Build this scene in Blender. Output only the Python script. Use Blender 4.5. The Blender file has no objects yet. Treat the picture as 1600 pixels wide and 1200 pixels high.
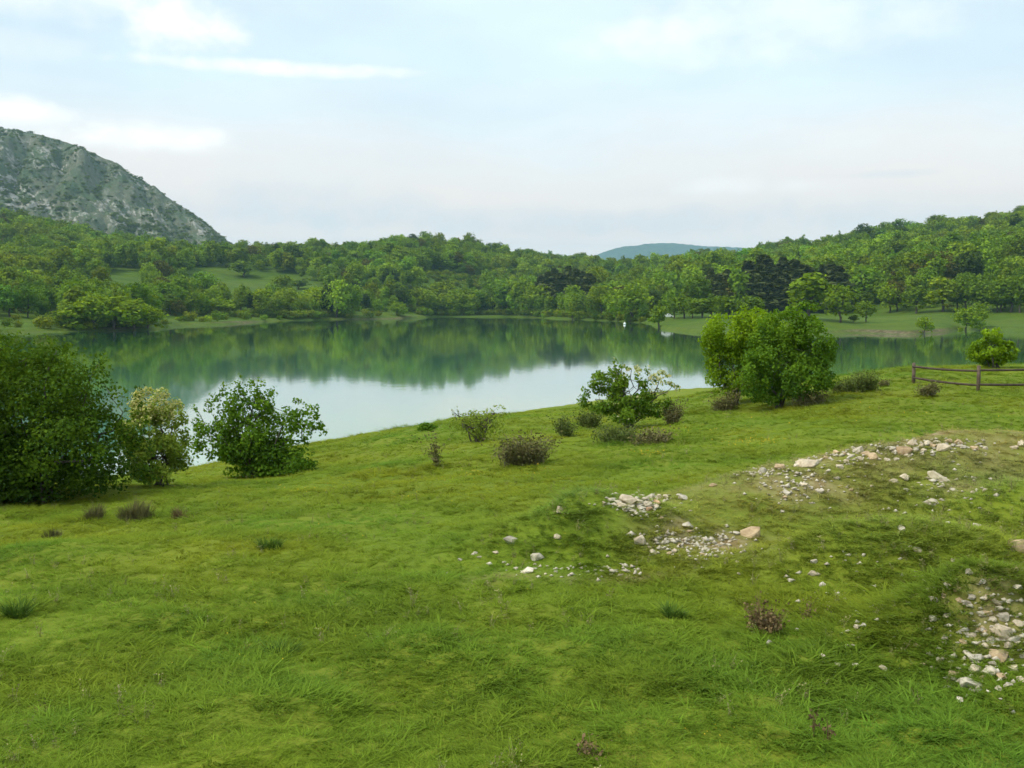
import bpy, bmesh, math, random
import numpy as np

R = math.radians
random.seed(11)
rng = np.random.default_rng(11)
scene = bpy.context.scene
col = scene.collection

# ------------------------------------------------------------------ camera
F = 1500.0                 # focal length in pixels of a 1600 px wide picture
H_CAM = 8.0                # metres above the lake
PITCH = math.atan(126.0 / F)
cam_d = bpy.data.cameras.new("camera")
cam_d.sensor_width = 36.0
cam_d.lens = 36.0 * F / 1600.0
cam_d.clip_start = 0.1
cam_d.clip_end = 40000
cam = bpy.data.objects.new("camera", cam_d)
col.objects.link(cam)
cam.location = (0, 0, H_CAM)
cam.rotation_euler = (R(90) - PITCH, 0, 0)
scene.camera = cam

# ------------------------------------------------------------------ sky
SUN_ELEV, SUN_AZ = R(54), R(-108)        # azimuth from +Y, negative = left
world = bpy.data.worlds.new("World")
scene.world = world
world.use_nodes = True
wn, wl = world.node_tree.nodes, world.node_tree.links
wn.clear()
SKY_STRENGTH = 0.092


def wnode(t, **kw):
    n = wn.new(t)
    for k, v in kw.items():
        setattr(n, k, v)
    return n


def wmath(op, a, b=None, c=None, clamp=False):
    n = wn.new("ShaderNodeMath")
    n.operation = op
    n.use_clamp = clamp
    for i, v in enumerate((a, b, c)):
        if v is None:
            continue
        if isinstance(v, (int, float)):
            n.inputs[i].default_value = v
        else:
            wl.new(v, n.inputs[i])
    return n.outputs[0]


def wmix(f, a, b):
    n = wn.new("ShaderNodeMix")
    n.data_type = 'RGBA'
    if isinstance(f, (int, float)):
        n.inputs[0].default_value = f
    else:
        wl.new(f, n.inputs[0])
    for idx, v in ((6, a), (7, b)):
        if isinstance(v, tuple):
            n.inputs[idx].default_value = (*v, 1)
        else:
            wl.new(v, n.inputs[idx])
    return n.outputs[2]


def wramp(v, lo, hi, a=0.0, b=1.0):
    n = wn.new("ShaderNodeMapRange")
    n.interpolation_type = 'SMOOTHSTEP'
    wl.new(v, n.inputs[0])
    for i, x in enumerate((lo, hi, a, b)):
        n.inputs[i + 1].default_value = x
    return n.outputs[0]


sky = wnode("ShaderNodeTexSky", sky_type='NISHITA')
sky.sun_disc = False
sky.sun_elevation = SUN_ELEV
sky.sun_rotation = SUN_AZ
sky.air_density = 1.0
sky.dust_density = 1.5
geo = wnode("ShaderNodeTexCoord")
sep = wnode("ShaderNodeSeparateXYZ")
wl.new(geo.outputs["Generated"], sep.inputs[0])
dx, dy, dz = sep.outputs
az = wmath('ARCTAN2', dx, dy)
el = wmath('ARCSINE', dz)


def wnoise(su, sv, scale, detail, rough=0.55, ou=0.0, ov=0.0):
    c = wnode("ShaderNodeCombineXYZ")
    wl.new(wmath('MULTIPLY_ADD', az, su, ou), c.inputs[0])
    wl.new(wmath('MULTIPLY_ADD', el, sv, ov), c.inputs[1])
    n = wnode("ShaderNodeTexNoise")
    n.inputs["Scale"].default_value = scale
    n.inputs["Detail"].default_value = detail
    n.inputs["Roughness"].default_value = rough
    wl.new(c.outputs[0], n.inputs["Vector"])
    return n.outputs[0]


# thin high overcast over the whole dome, a little thinner here and there
veil_n = wnoise(1.0, 2.6, 2.2, 4)
veil = wramp(veil_n, 0.3, 0.7, 0.66, 0.9)
c_sky = wmix(veil, sky.outputs[0], (7.75, 9.2, 9.75))
# milky grey stratus low over the horizon, all the way round
band_edge = wmath('ADD', el, wmath('MULTIPLY', wmath('SUBTRACT', wnoise(1.5, 5, 2.0, 4), 0.5), 0.13))
band = wramp(band_edge, 0.07, 0.24, 1.0, 0.0)
c_sky = wmix(band, c_sky, (8.3, 7.5, 7.05))
streak = wramp(wnoise(1.2, 16, 1.8, 4, ou=3.1), 0.44, 0.66, 0.0, 0.8)
streak = wmath('MULTIPLY', streak, wramp(el, 0.0, 0.17, 1.0, 0.0))
c_sky = wmix(streak, c_sky, (6.9, 6.5, 6.5))
# soft torn clouds higher up, everywhere on the dome
tear = wramp(wnoise(2.2, 6.5, 1.6, 7, 0.6, ou=7.3), 0.5, 0.78, 0.0, 0.5)
tear = wmath('MULTIPLY', tear, wramp(el, 0.12, 0.2, 0.0, 1.0))
c_sky = wmix(tear, c_sky, (9.3, 9.6, 9.6))
# the separate clouds one can pick out: cumulus heads and a long streak
puff = wnoise(9.0, 13.0, 1.7, 8, 0.6, ou=1.7)


def cloud(px, py, rx, ry, gain, colr, flat=0.0):
    global c_sky
    u0 = math.atan((px - 800) / F)
    v0 = math.atan((474 - py) / F)
    a = wmath('DIVIDE', wmath('SUBTRACT', az, u0), rx / F)
    b = wmath('DIVIDE', wmath('SUBTRACT', el, v0), ry / F)
    r2 = wmath('ADD', wmath('MULTIPLY', a, a), wmath('MULTIPLY', b, b))
    g = wmath('SUBTRACT', 1.0, r2)
    g = wmath('ADD', g, wmath('MULTIPLY', wmath('SUBTRACT', puff, 0.5), 4.2))
    m = wramp(g, -0.45, 1.6, 0.0, gain)
    if flat:
        m = wmath('MULTIPLY', m, wramp(b, -0.9, 0.1, 0.15, 1.0))
    c_sky = wmix(m, c_sky, colr)


W = (9.9, 9.75, 9.6)
cloud(298, 76, 85, 40, 1.0, W)
cloud(200, 38, 40, 22, .5, W)
cloud(440, 126, 220, 12, .9, W)
cloud(235, 240, 110, 26, 1.0, (10.2, 10.0, 9.7), 1)
cloud(40, 214, 90, 26, .9, (10.2, 10.0, 9.7), 1)
cloud(60, 60, 150, 34, .55, (9.4, 9.4, 9.4))
cloud(60, 120, 90, 26, .3, (9.2, 9.2, 9.3))
cloud(1180, 70, 260, 50, .5, (9.5, 9.75, 9.7))
cloud(1020, 62, 90, 22, .35, (9.5, 9.75, 9.7))
cloud(1115, 300, 70, 20, .6, (9.1, 8.9, 8.75), 1)
cloud(1285, 302, 75, 15, .5, (9.0, 8.8, 8.7), 1)
cloud(1370, 289, 110, 6, .8, (6.9, 7.0, 7.2))
cloud(1250, 350, 330, 30, .7, (6.9, 6.9, 7.05))
cloud(820, 345, 480, 22, .8, (6.7, 6.75, 6.95))
cloud(480, 330, 230, 40, .8, (6.5, 6.75, 7.05))
bg = wnode("ShaderNodeBackground")
bg.inputs["Strength"].default_value = SKY_STRENGTH
wl.new(c_sky, bg.inputs["Color"])
wo = wnode("ShaderNodeOutputWorld")
wl.new(bg.outputs[0], wo.inputs["Surface"])

# ------------------------------------------------------------------ sun (behind thin cloud)
sun_d = bpy.data.lights.new("sun", 'SUN')
sun_d.energy = 2.4
sun_d.angle = R(22)
sun_d.color = (1.0, 0.95, 0.86)
sun = bpy.data.objects.new("sun", sun_d)
col.objects.link(sun)
sdir = np.array([math.sin(SUN_AZ) * math.cos(SUN_ELEV), math.cos(SUN_AZ) * math.cos(SUN_ELEV), math.sin(SUN_ELEV)])
from mathutils import Vector
sun.rotation_euler = Vector(sdir).to_track_quat('Z', 'Y').to_euler()

vs = scene.view_settings
vs.view_transform = 'Standard'
vs.look = 'None'
vs.exposure = 0.45
vs.gamma = 1.0
vs.use_curve_mapping = False
cy = scene.cycles
cy.use_denoising = True
cy.max_bounces = 6
cy.diffuse_bounces = 4
cy.glossy_bounces = 2
cy.transmission_bounces = 3
cy.volume_bounces = 1
cy.transparent_max_bounces = 4
cy.use_adaptive_sampling = True
cy.adaptive_threshold = 0.03


# ------------------------------------------------------------------ helpers
def tag(o, label=None, cat=None, group=None, kind=None):
    for k, v in (("label", label), ("category", cat), ("group", group), ("kind", kind)):
        if v:
            o[k] = v
    return o


def pix_dir(px, py):
    x = (px - 800) / F
    yu = (600 - py) / F
    c, s = math.cos(PITCH), math.sin(PITCH)
    return np.array([x, c + yu * s, -s + yu * c])


def to_pix(P):
    P = np.atleast_2d(P)
    c, s = math.cos(PITCH), math.sin(PITCH)
    X, Y, Z = P[:, 0], P[:, 1], P[:, 2] - H_CAM
    fw = Y * c - Z * s
    up = Y * s + Z * c
    fw = np.maximum(fw, 1e-3)
    return 800 + F * X / fw, 600 - F * up / fw


def vnoise(X, Y, seed=0):
    """smooth value noise, vectorised, -1..1"""
    X = np.asarray(X, float); Y = np.asarray(Y, float)
    xi = np.floor(X).astype(np.int64); yi = np.floor(Y).astype(np.int64)
    fx = X - xi; fy = Y - yi
    fx = fx * fx * fx * (fx * (fx * 6 - 15) + 10); fy = fy * fy * fy * (fy * (fy * 6 - 15) + 10)

    def h(a, b):
        n = (a * 374761393 + b * 668265263 + seed * 1442695041) & 0x7fffffff
        n = ((n ^ (n >> 13)) * 1274126177) & 0x7fffffff
        return ((n ^ (n >> 16)) & 0xffff) / 32767.5 - 1
    a = h(xi, yi) * (1 - fx) + h(xi + 1, yi) * fx
    b = h(xi, yi + 1) * (1 - fx) + h(xi + 1, yi + 1) * fx
    return a * (1 - fy) + b * fy


def fbm(X, Y, octaves=4, seed=0, gain=0.5):
    t = 0; a = 1.0; f = 1.0
    for i in range(octaves):
        t = t + a * vnoise(X * f, Y * f, seed + i * 17)
        a *= gain; f *= 2.03
    return t


def sstep(a, b, x):
    t = np.clip((x - a) / (b - a), 0, 1)
    return t * t * (3 - 2 * t)


def make_mesh(name, verts, faces_flat, k, attrs=None, smooth=False):
    """verts (N,3); faces_flat: flat index array of k-gons"""
    me = bpy.data.meshes.new(name)
    verts = np.ascontiguousarray(verts, np.float32)
    faces_flat = np.ascontiguousarray(faces_flat, np.int32).ravel()
    n = len(faces_flat) // k
    me.vertices.add(len(verts)); me.vertices.foreach_set("co", verts.ravel())
    me.loops.add(len(faces_flat)); me.loops.foreach_set("vertex_index", faces_flat)
    me.polygons.add(n); me.polygons.foreach_set("loop_start", np.arange(0, n * k, k, dtype=np.int32))
    if smooth:
        me.polygons.foreach_set("use_smooth", np.ones(n, bool))
    for an, av in (attrs or {}).items():
        a = me.attributes.new(an, 'FLOAT', 'POINT')
        a.data.foreach_set("value", np.ascontiguousarray(av, np.float32))
    me.update(calc_edges=True)
    me.validate()
    return me


def obj(name, me, mat, parent=None):
    if mat is not None and not me.materials:
        me.materials.append(mat)
    o = bpy.data.objects.new(name, me)
    col.objects.link(o)
    if parent:
        o.parent = parent
    return o


def empty(name, loc):
    o = bpy.data.objects.new(name, None)
    o.empty_display_size = 0.3
    o.location = loc
    col.objects.link(o)
    return o


def grid_mesh(name, GX, GY, GZ, attrs=None):
    r, c = GX.shape
    V = np.stack([GX.ravel(), GY.ravel(), GZ.ravel()], 1)
    i = np.arange(r * c).reshape(r, c)
    q = np.stack([i[:-1, :-1], i[:-1, 1:], i[1:, 1:], i[1:, :-1]], -1)
    return make_mesh(name, V, q, 4, {k: v.ravel() for k, v in (attrs or {}).items()}, True)


# ------------------------------------------------------------------ materials
class NT:
    def __init__(self, name):
        self.m = bpy.data.materials.new(name)
        self.m.use_nodes = True
        self.n = self.m.node_tree.nodes
        self.l = self.m.node_tree.links
        self.n.clear()
        self.out = self.n.new("ShaderNodeOutputMaterial")

    def new(self, t, **kw):
        x = self.n.new(t)
        for k, v in kw.items():
            setattr(x, k, v)
        return x

    def link(self, a, b):
        self.l.new(a, b)

    def put(self, sock, v):
        if isinstance(v, (int, float)):
            sock.default_value = v
        elif isinstance(v, tuple):
            sock.default_value = (*v, 1) if len(sock.default_value) == 4 and len(v) == 3 else v
        else:
            self.l.new(v, sock)

    def noise(self, scale, detail=4, rough=0.55, vec=None, stretch=None, dist=0.0):
        n = self.new("ShaderNodeTexNoise")
        n.inputs["Scale"].default_value = scale
        n.inputs["Detail"].default_value = detail
        n.inputs["Roughness"].default_value = rough
        n.inputs["Distortion"].default_value = dist
        if vec is None:
            g = self.new("ShaderNodeNewGeometry")
            vec = g.outputs["Position"]
        if stretch:
            mp = self.new("ShaderNodeMapping")
            mp.vector_type = 'TEXTURE'
            mp.inputs["Rotation"].default_value = stretch[1]
            mp.inputs["Scale"].default_value = tuple(1 / q for q in stretch[0])
            self.link(vec, mp.inputs[0]); vec = mp.outputs[0]
        self.link(vec, n.inputs["Vector"])
        return n.outputs[0]

    def ramp(self, v, lo, hi, a=0.0, b=1.0):
        n = self.new("ShaderNodeMapRange", interpolation_type='SMOOTHSTEP')
        self.put(n.inputs[0], v)
        for i, x in enumerate((lo, hi, a, b)):
            n.inputs[i + 1].default_value = x
        return n.outputs[0]

    def mix(self, f, a, b, blend='MIX'):
        n = self.new("ShaderNodeMix", data_type='RGBA', blend_type=blend)
        self.put(n.inputs[0], f); self.put(n.inputs[6], a); self.put(n.inputs[7], b)
        return n.outputs[2]

    def math(self, op, a, b=0.0, clamp=False):
        n = self.new("ShaderNodeMath", operation=op, use_clamp=clamp)
        self.put(n.inputs[0], a); self.put(n.inputs[1], b)
        return n.outputs[0]

    def attr(self, name, kind='GEOMETRY', fac=True):
        n = self.new("ShaderNodeAttribute", attribute_type=kind, attribute_name=name)
        return n.outputs["Fac"] if fac else n.outputs["Color"]

    def principled(self, color, rough=0.8, spec=0.3, bump=None, bump_s=0.3, bump_d=0.05):
        p = self.new("ShaderNodeBsdfPrincipled")
        self.put(p.inputs["Base Color"], color)
        self.put(p.inputs["Roughness"], rough)
        p.inputs["Specular IOR Level"].default_value = spec
        if bump is not None:
            b = self.new("ShaderNodeBump")
            b.inputs["Strength"].default_value = bump_s
            b.inputs["Distance"].default_value = bump_d
            self.link(bump, b.inputs["Height"])
            self.link(b.outputs[0], p.inputs["Normal"])
        return p

    def surface(self, s):
        self.link(s.outputs[0] if hasattr(s, "outputs") else s, self.out.inputs["Surface"])
        return self.m


def leaf_material(name, dark, light, per='OBJECT', trans=0.3, accent=None):
    """leaf blades: colour runs dark to light with the leaf's own tint and its tree's tint"""
    t = NT(name)
    f = t.attr("tint")
    base = t.mix(f, dark, light)
    if accent:
        base = t.mix(t.attr("flower"), base, accent)
    if per == 'INSTANCER':
        inst = t.attr("tree_tint", 'INSTANCER', False)
        base = t.mix(1.0, base, inst, 'MULTIPLY')
    else:
        oi = t.new("ShaderNodeObjectInfo")
        base = t.mix(1.0, base, oi.outputs["Color"], 'MULTIPLY')
    p = t.principled(base, 0.7, 0.06)
    tr = t.new("ShaderNodeBsdfTranslucent")
    hs = t.mix(1.0, base, (1.25, 1.2, 0.6), 'MULTIPLY')
    t.link(hs, tr.inputs["Color"])
    mx = t.new("ShaderNodeMixShader")
    mx.inputs[0].default_value = trans
    t.link(p.outputs[0], mx.inputs[1]); t.link(tr.outputs[0], mx.inputs[2])
    return t.surface(mx)


def bark_material(name, a, b):
    t = NT(name)
    n = t.noise(6, 5, 0.6, stretch=((1, 1, .25), (0, 0, 0)))
    return t.surface(t.principled(t.mix(t.ramp(n, .35, .65), a, b), 0.9, 0.15, n, 0.5, 0.02))


def ground_colour(t, base_scale=1.0):
    s = base_scale
    big = t.noise(0.16 * s, 3, 0.6)
    mid = t.noise(0.9 * s, 5, 0.65)
    fine = t.noise(7 * s, 5, 0.7)
    c = t.mix(t.ramp(mid, .34, .66), (0.104, 0.156, 0.013), (0.144, 0.192, 0.016))  # ground greens darkened so gaps between grass tufts read as shade
    c = t.mix(t.ramp(big, .38, .62, 0, .6), c, (0.185, 0.210, 0.022))
    c = t.mix(t.ramp(fine, .5, .75, 0, .2), c, (0.090, 0.130, 0.012))
    return c, mid, fine


# ------------------------------------------------------------------ near ground: the meadow
CTRL = [  # px, py, distance along Y  ->  height from the sight line
    (0, 1200, 8), (400, 1200, 8), (800, 1200, 8), (1200, 1200, 8), (1600, 1200, 8),
    (400, 1000, 11.5), (800, 1000, 11.2), (1200, 1000, 11.2), (1500, 1000, 11.2), (50, 1000, 11.6),
    (400, 900, 14.6), (100, 850, 18.5), (800, 800, 20), (1100, 800, 19), (1500, 800, 18.5), (1700, 800, 18.5),
    (0, 782, 27), (110, 772, 27.5), (220, 756, 30), (410, 744, 36), (320, 726, 47.8), (500, 690, 55.6),
    (600, 760, 27), (600, 700, 41), (700, 656, 65.9), (800, 700, 34), (800, 655, 50), (900, 632, 76), (985, 668, 42),
    (1100, 606, 91), (1100, 700, 30), (1210, 638, 43.5), (1300, 650, 36), (1340, 615, 43.5), (1500, 650, 36),
    (1700, 650, 36), (1427, 597, 48), (1528, 611, 45), (1700, 605, 46), (1420, 574, 59), (1550, 573, 58), (1700, 570, 60),
    (1300, 590, 62), (1000, 640, 57), (200, 800, 23.5),
]
cp = []
for px, py, d in CTRL:
    v = pix_dir(px, py)
    P = np.array([0, 0, H_CAM]) + v * (d / v[1])
    cp.append(P)
cp += [np.array(p) for p in ((-30, 0, 3.6), (0, -25, 4.2), (40, 0, 4.2), (-40, 45, -1.5), (-25, 52, -1.5), (-10, 78, -2.5),
                             (5, 100, -2.5), (22, 115, -2.5), (50, 84, -2.5), (38, 92, -2.5), (70, 84, -2.5), (-48, 20, 0.5), (60, 40, 4.0))]
cp = np.array(cp)
RS = 20.0


def _tps(r2):
    return 0.5 * r2 * np.log(r2 + 1e-9)


_A = cp[:, :2] / RS
_n = len(_A)
_K = _tps(((_A[:, None] - _A[None]) ** 2).sum(-1)) + np.eye(_n) * 0.02
_P = np.concatenate([np.ones((_n, 1)), _A], 1)
_M = np.block([[_K, _P], [_P.T, np.zeros((3, 3))]])
_W = np.linalg.solve(_M, np.concatenate([cp[:, 2], np.zeros(3)]))


def px_x(px, d):
    return (px - 800) / F * d


# spoil heaps: (x, y, height, sx, sy front, sy back)
MOUNDS = [(px_x(930, 16.4), 16.4, .88, 1.3, .95, .8),
          (px_x(1420, 14.6), 14.6, .70, 1.8, .85, 1.0),
          (px_x(1610, 16.6), 16.6, .85, 1.3, 1.2, 1.3),
          (px_x(1560, 11.3), 11.3, .80, .80, .60, .8)]
RIDGE = [(1000, 18.3, .42), (1100, 18.7, .58), (1200, 19.2, .82), (1350, 20.0, 1.1), (1480, 20.5, 1.32), (1720, 20.8, 1.3)]
RIDGE = [(px_x(a, b), b, c) for a, b, c in RIDGE]


def ridge_h(X, Y):
    xs = [r[0] for r in RIDGE]
    yc = np.interp(X, xs, [r[1] for r in RIDGE])
    hh = np.interp(X, xs, [r[2] for r in RIDGE]) * sstep(xs[0] - 1.0, xs[0] + .5, X) * (1 - sstep(12.5, 17, X))
    dd = Y - yc
    return hh * np.where(dd > 0, np.exp(-(dd / 1.1) ** 2), np.exp(-(dd / 2.3) ** 2))


def meadow_z(X, Y):
    X = np.asarray(X, float); Y = np.asarray(Y, float)
    sh = X.shape
    Q = np.stack([X.ravel(), Y.ravel()], 1) / RS
    Z = np.empty(len(Q))
    for i in range(0, len(Q), 20000):
        q = Q[i:i + 20000]
        Z[i:i + 20000] = _tps(((q[:, None] - _A[None]) ** 2).sum(-1)) @ _W[:_n] + _W[_n] + q @ _W[_n + 1:]
    Z = Z.reshape(sh)
    for mx, my, h, sx, sf, sb in MOUNDS:
        dd = Y - my
        Z = Z + h * np.exp(-((X - mx) / sx) ** 2) * np.where(dd > 0, np.exp(-(dd / sb) ** 2), np.exp(-(dd / sf) ** 2))
    Z = Z + ridge_h(X, Y)
    Z = Z + 0.10 * fbm(X * .35, Y * .35, 3, 5) + 0.045 * fbm(X * 1.6, Y * 1.6, 3, 9)
    return Z


def soil_mask(X, Y):
    """bare stony earth on the spoil heaps"""
    m = np.clip(ridge_h(X, Y) * 1.15 - .15, 0, 1) * .38
    for px, py, d, rx, ry, a in ((1110, 850, 15.6, .95, .8, 1.0), (985, 790, 17.4, .8, .6, .9), (1565, 1010, 10.8, .55, .5, .6),
                                 (1250, 770, 18.2, 1.0, .7, .8), (1520, 760, 17.6, .5, .5, .7), (1440, 700, 20.3, 1.6, .5, .8), (790, 905, 14.2, .6, .2, .5), (980, 905, 14.2, .8, .2, .6)):
        x0 = px_x(px, d)
        m = np.maximum(m, a * np.exp(-((X - x0) / rx) ** 2 - ((Y - d) / ry) ** 2))
    n = .5 + .5 * fbm(X * 2.2, Y * 2.2, 3, 31)
    return np.clip(m * (0.35 + 1.1 * n), 0, 1)


gx = np.concatenate([np.arange(-60, -22, 1.0), np.arange(-22, 24, 0.22), np.arange(24, 85, 1.0)])
gy = np.concatenate([np.arange(-30, 5, 1.5), np.arange(5, 26, 0.2), np.arange(26, 62, 0.4), np.arange(62, 130, 1.0)])
GX, GY = np.meshgrid(gx, gy)
GZ = meadow_z(GX, GY)
# the near bank goes under the water and the bed stays under it
GZ = np.where(GY > 95, np.minimum(GZ, -1.0), GZ)
GZ = np.maximum(GZ, -4.0)
t = NT("meadow_ground")
cmea, mid, fine = ground_colour(t)
soil_c = t.mix(t.ramp(t.noise(5, 5, .7), .35, .65), (0.19, 0.125, 0.062), (0.33, 0.25, 0.15))
red = t.ramp(t.noise(0.55, 4, .7), .60, .74, 0, .45)
cmea = t.mix(red, cmea, (0.14, 0.10, 0.035))
cmea = t.mix(t.attr("soil"), cmea, soil_c)
M_MEADOW = t.surface(t.principled(cmea, .95, .1, t.math('ADD', fine, mid), .35, .05))
meadow = obj("meadow", grid_mesh("meadow", GX, GY, GZ, {"soil": soil_mask(GX, GY)}), M_MEADOW)
tag(meadow, "rough green meadow sloping down to the lake", kind="structure")

# ray against the near ground through a lookup on the sight line
def ground_at(px, py, dmin=6.0, dmax=95.0):
    v = pix_dir(px, py)
    d = np.linspace(dmin, dmax, 1400)
    X = v[0] / v[1] * d
    Z = H_CAM + v[2] / v[1] * d
    g = meadow_z(X, d)
    k = np.nonzero(Z < g)[0]
    i = k[0] if len(k) else int(np.argmin(Z - g))
    return np.array([X[i], d[i], g[i]])


# ------------------------------------------------------------------ far ground: hills round the lake
SHORE = [(-900, 560), (-300, 535), (-100, 526), (0, 521), (120, 518), (230, 515), (290, 509), (350, 507), (420, 502), (520, 499), (600, 498.5), (640, 497), (680, 495),
         (800, 495), (850, 497), (900, 499), (960, 502), (1018, 505), (1032, 514), (1095, 521), (1180, 526), (1300, 522), (1340, 520),
         (1420, 523), (1475, 519), (1500, 514), (1600, 516), (1750, 520), (2400, 545)]
SKYL = [(-900, 250), (-300, 320), (0, 347), (100, 358), (200, 372), (300, 384), (370, 388), (430, 385), (500, 385), (560, 382), (620, 371), (665, 368), (710, 375),
        (760, 386), (850, 397), (870, 404), (905, 402), (940, 414), (1000, 417), (1060, 413), (1085, 400), (1110, 399), (1135, 402), (1165, 398), (1200, 390), (1300, 374),
        (1400, 359), (1500, 347), (1600, 325), (1750, 300), (2400, 240)]
RDIST = [(-900, 900), (0, 1080), (370, 1060), (500, 1000), (660, 950), (780, 1020), (880, 1350), (1000, 1350), (1150, 1200), (1300, 1050), (1600, 880), (2400, 800)]


def smooth_interp(u, pts, w):
    xs = np.array([p[0] for p in pts], float); ys = np.array([p[1] for p in pts], float)
    return sum(np.interp(u + o * w, xs, ys) for o in (-1, -.5, 0, .5, 1)) / 5


def shore_d(u):
    return H_CAM * F / (smooth_interp(u, SHORE, 5) - 474.0)


def hills_z(X, Y):
    X = np.asarray(X, float); Y = np.asarray(Y, float)
    u = 800 + F * X / np.maximum(Y, 1)
    ds = shore_d(u)
    dr = smooth_interp(u, RDIST, 40)
    zr = H_CAM + (474 - smooth_interp(u, SKYL, 8)) / F * dr - 11.0
    ds_w = ds + 7 * vnoise(X * .03, Y * .03, 3) * np.clip(ds / 500, .15, 1)
    s = (Y - ds_w) / (dr - ds_w)
    sc = np.clip(s, 0, 1)
    g = np.where(s < 1, sc ** 1.35 * (1 + .12 * np.sin(sc * math.pi)), 1.0)
    back = np.clip(Y - dr, 0, None)
    z = zr * g - 0.05 * back
    rough = sstep(.0, .3, s) * (1 - .75 * sstep(.75, 1, s))
    z = z + rough * (7 * vnoise(X * .008, Y * .008, 41) + 3.2 * vnoise(X * .021, Y * .021, 43)) * np.clip(zr / 50, .4, 1)
    z = z + .5 * vnoise(X * .05, Y * .05, 8) * sstep(0, .06, s)
    inshore = Y - ds_w
    bank = .9 * sstep(-1, 5, inshore)
    z = np.where(s > 0, z + bank, np.maximum(-3, inshore * .08 + .05) + bank)
    return z


uu = np.concatenate([np.arange(-900, -120, 26), np.arange(-120, 1720, 5.0), np.arange(1720, 2400, 26)])
dd = np.concatenate([np.linspace(190, 330, 90), np.linspace(333, 620, 110), np.linspace(625, 1500, 130), np.linspace(1520, 2300, 12)])
UU, DD = np.meshgrid(uu, dd)
HX = (UU - 800) / F * DD
HZ = hills_z(HX, DD)
hs_in = DD - shore_d(UU)
bank_a = np.clip(np.exp(-((hs_in - 1.8) / 2.2) ** 2), 0, 1)
barepx = np.clip(np.exp(-((UU - 375) / 35) ** 2) + np.exp(-((UU - 600) / 45) ** 2) + np.exp(-((UU - 1385) / 60) ** 2)
                 + .8 * np.exp(-((UU - 1470) / 18) ** 2) + .7 * np.exp(-((UU - 190) / 25) ** 2), 0, 1)
bank_a = bank_a * np.clip(.12 + barepx, 0, 1)
t = NT("hill_grass")
big = t.noise(.02, 4, .6)
midn = t.noise(.12, 5, .65)
ch = t.mix(t.ramp(midn, .35, .65), (0.050, 0.096, 0.008), (0.082, 0.134, 0.010))
ch = t.mix(t.ramp(big, .4, .65, 0, .5), ch, (0.092, 0.122, 0.014))
ch = t.mix(t.ramp(t.noise(.9, 5, .75), .48, .7, 0, .6), ch, (0.036, 0.066, 0.008))
earth = t.mix(t.ramp(t.noise(.8, 4, .7), .4, .6), (0.085, 0.058, 0.038), (0.19, 0.145, 0.10))
ch = t.mix(t.attr("bank"), ch, earth)
M_HILL = t.surface(t.principled(ch, .95, .1))
hills = obj("hills", grid_mesh("hills", HX, DD, HZ, {"bank": bank_a}), M_HILL)
tag(hills, "green hills rising from the far lake shore", kind="structure")


def hill_at(px, py, dmin=200, dmax=1500):
    v = pix_dir(px, py)
    d = np.linspace(dmin, dmax, 2600)
    X = v[0] / v[1] * d
    Z = H_CAM + v[2] / v[1] * d
    g = hills_z(X, d)
    ok = np.nonzero((Z < g))[0]
    i = ok[0] if len(ok) else int(np.argmin(np.abs(Z - g)))
    return np.array([X[i], d[i], g[i]])


# plain far land under everything, out to the horizon
t = NT("far_land")
M_FAR = t.surface(t.principled(t.mix(t.ramp(t.noise(.004, 5, .6), .4, .6), (0.05, 0.085, 0.03), (0.085, 0.11, 0.04)), .95, .1))
th = np.linspace(0, 2 * math.pi, 49)
rr = np.array([1.0, 800, 2300, 4500, 8500])
TT, RR = np.meshgrid(th, rr)
fz = np.full(TT.shape, -6.0)
land = obj("ground", grid_mesh("ground", RR * np.sin(TT), RR * np.cos(TT), fz), M_FAR)
tag(land, "far flat country beyond the hills", kind="structure")

# ------------------------------------------------------------------ lake
t = NT("lake_water")
w1 = t.noise(.55, 3, .5, stretch=((1, .45, 1), (0, 0, R(8))))
w2 = t.noise(2.4, 2, .5, stretch=((1, .5, 1), (0, 0, R(-12))))
patch = t.ramp(t.noise(.02, 3, .5, stretch=((.4, 1, 1), (0, 0, 0))), .42, .62, .45, 1.0)
hgt = t.math('MULTIPLY', t.math('ADD', w1, t.math('MULTIPLY', w2, .28)), patch)
pw = t.principled(t.mix(t.ramp(t.noise(.01, 2), .35, .65), (0.045, 0.225, 0.095), (0.055, 0.240, 0.100)), 0.045, .5, hgt, .04, .12)
pw.inputs["IOR"].default_value = 1.33
gl = t.new("ShaderNodeBsdfGlossy"); gl.inputs["Roughness"].default_value = .045
gl.inputs["Color"].default_value = (.97, .97, .97, 1)
t.link(pw.inputs["Normal"].links[0].from_socket, gl.inputs["Normal"])
fr = t.new("ShaderNodeFresnel"); fr.inputs["IOR"].default_value = 1.33
t.link(pw.inputs["Normal"].links[0].from_socket, fr.inputs["Normal"])
wmx = t.new("ShaderNodeMixShader")
t.link(t.math('POWER', fr.outputs[0], 1.1), wmx.inputs[0])
t.link(pw.outputs[0], wmx.inputs[1]); t.link(gl.outputs[0], wmx.inputs[2])
M_WATER = t.surface(wmx)
lx = np.array([-1500, -700, -200, 0, 200, 700, 1500.0]); ly = np.array([6.0, 60, 150, 300, 600, 1000])
LX, LY = np.meshgrid(lx, ly)
lake = obj("lake", grid_mesh("lake", LX, LY, LX * 0), M_WATER)
tag(lake, "still green lake mirroring the wooded hills", kind="structure")

# ------------------------------------------------------------------ rocky mountain on the left
MSKY = [(-1200, 120), (-600, 120), (-250, 160), (-60, 192), (0, 203), (60, 212), (100, 222), (150, 240), (190, 260), (200, 270), (230, 283), (262, 308), (300, 332), (330, 352), (352, 372), (374, 389), (420, 425), (500, 470), (560, 520)]


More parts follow.
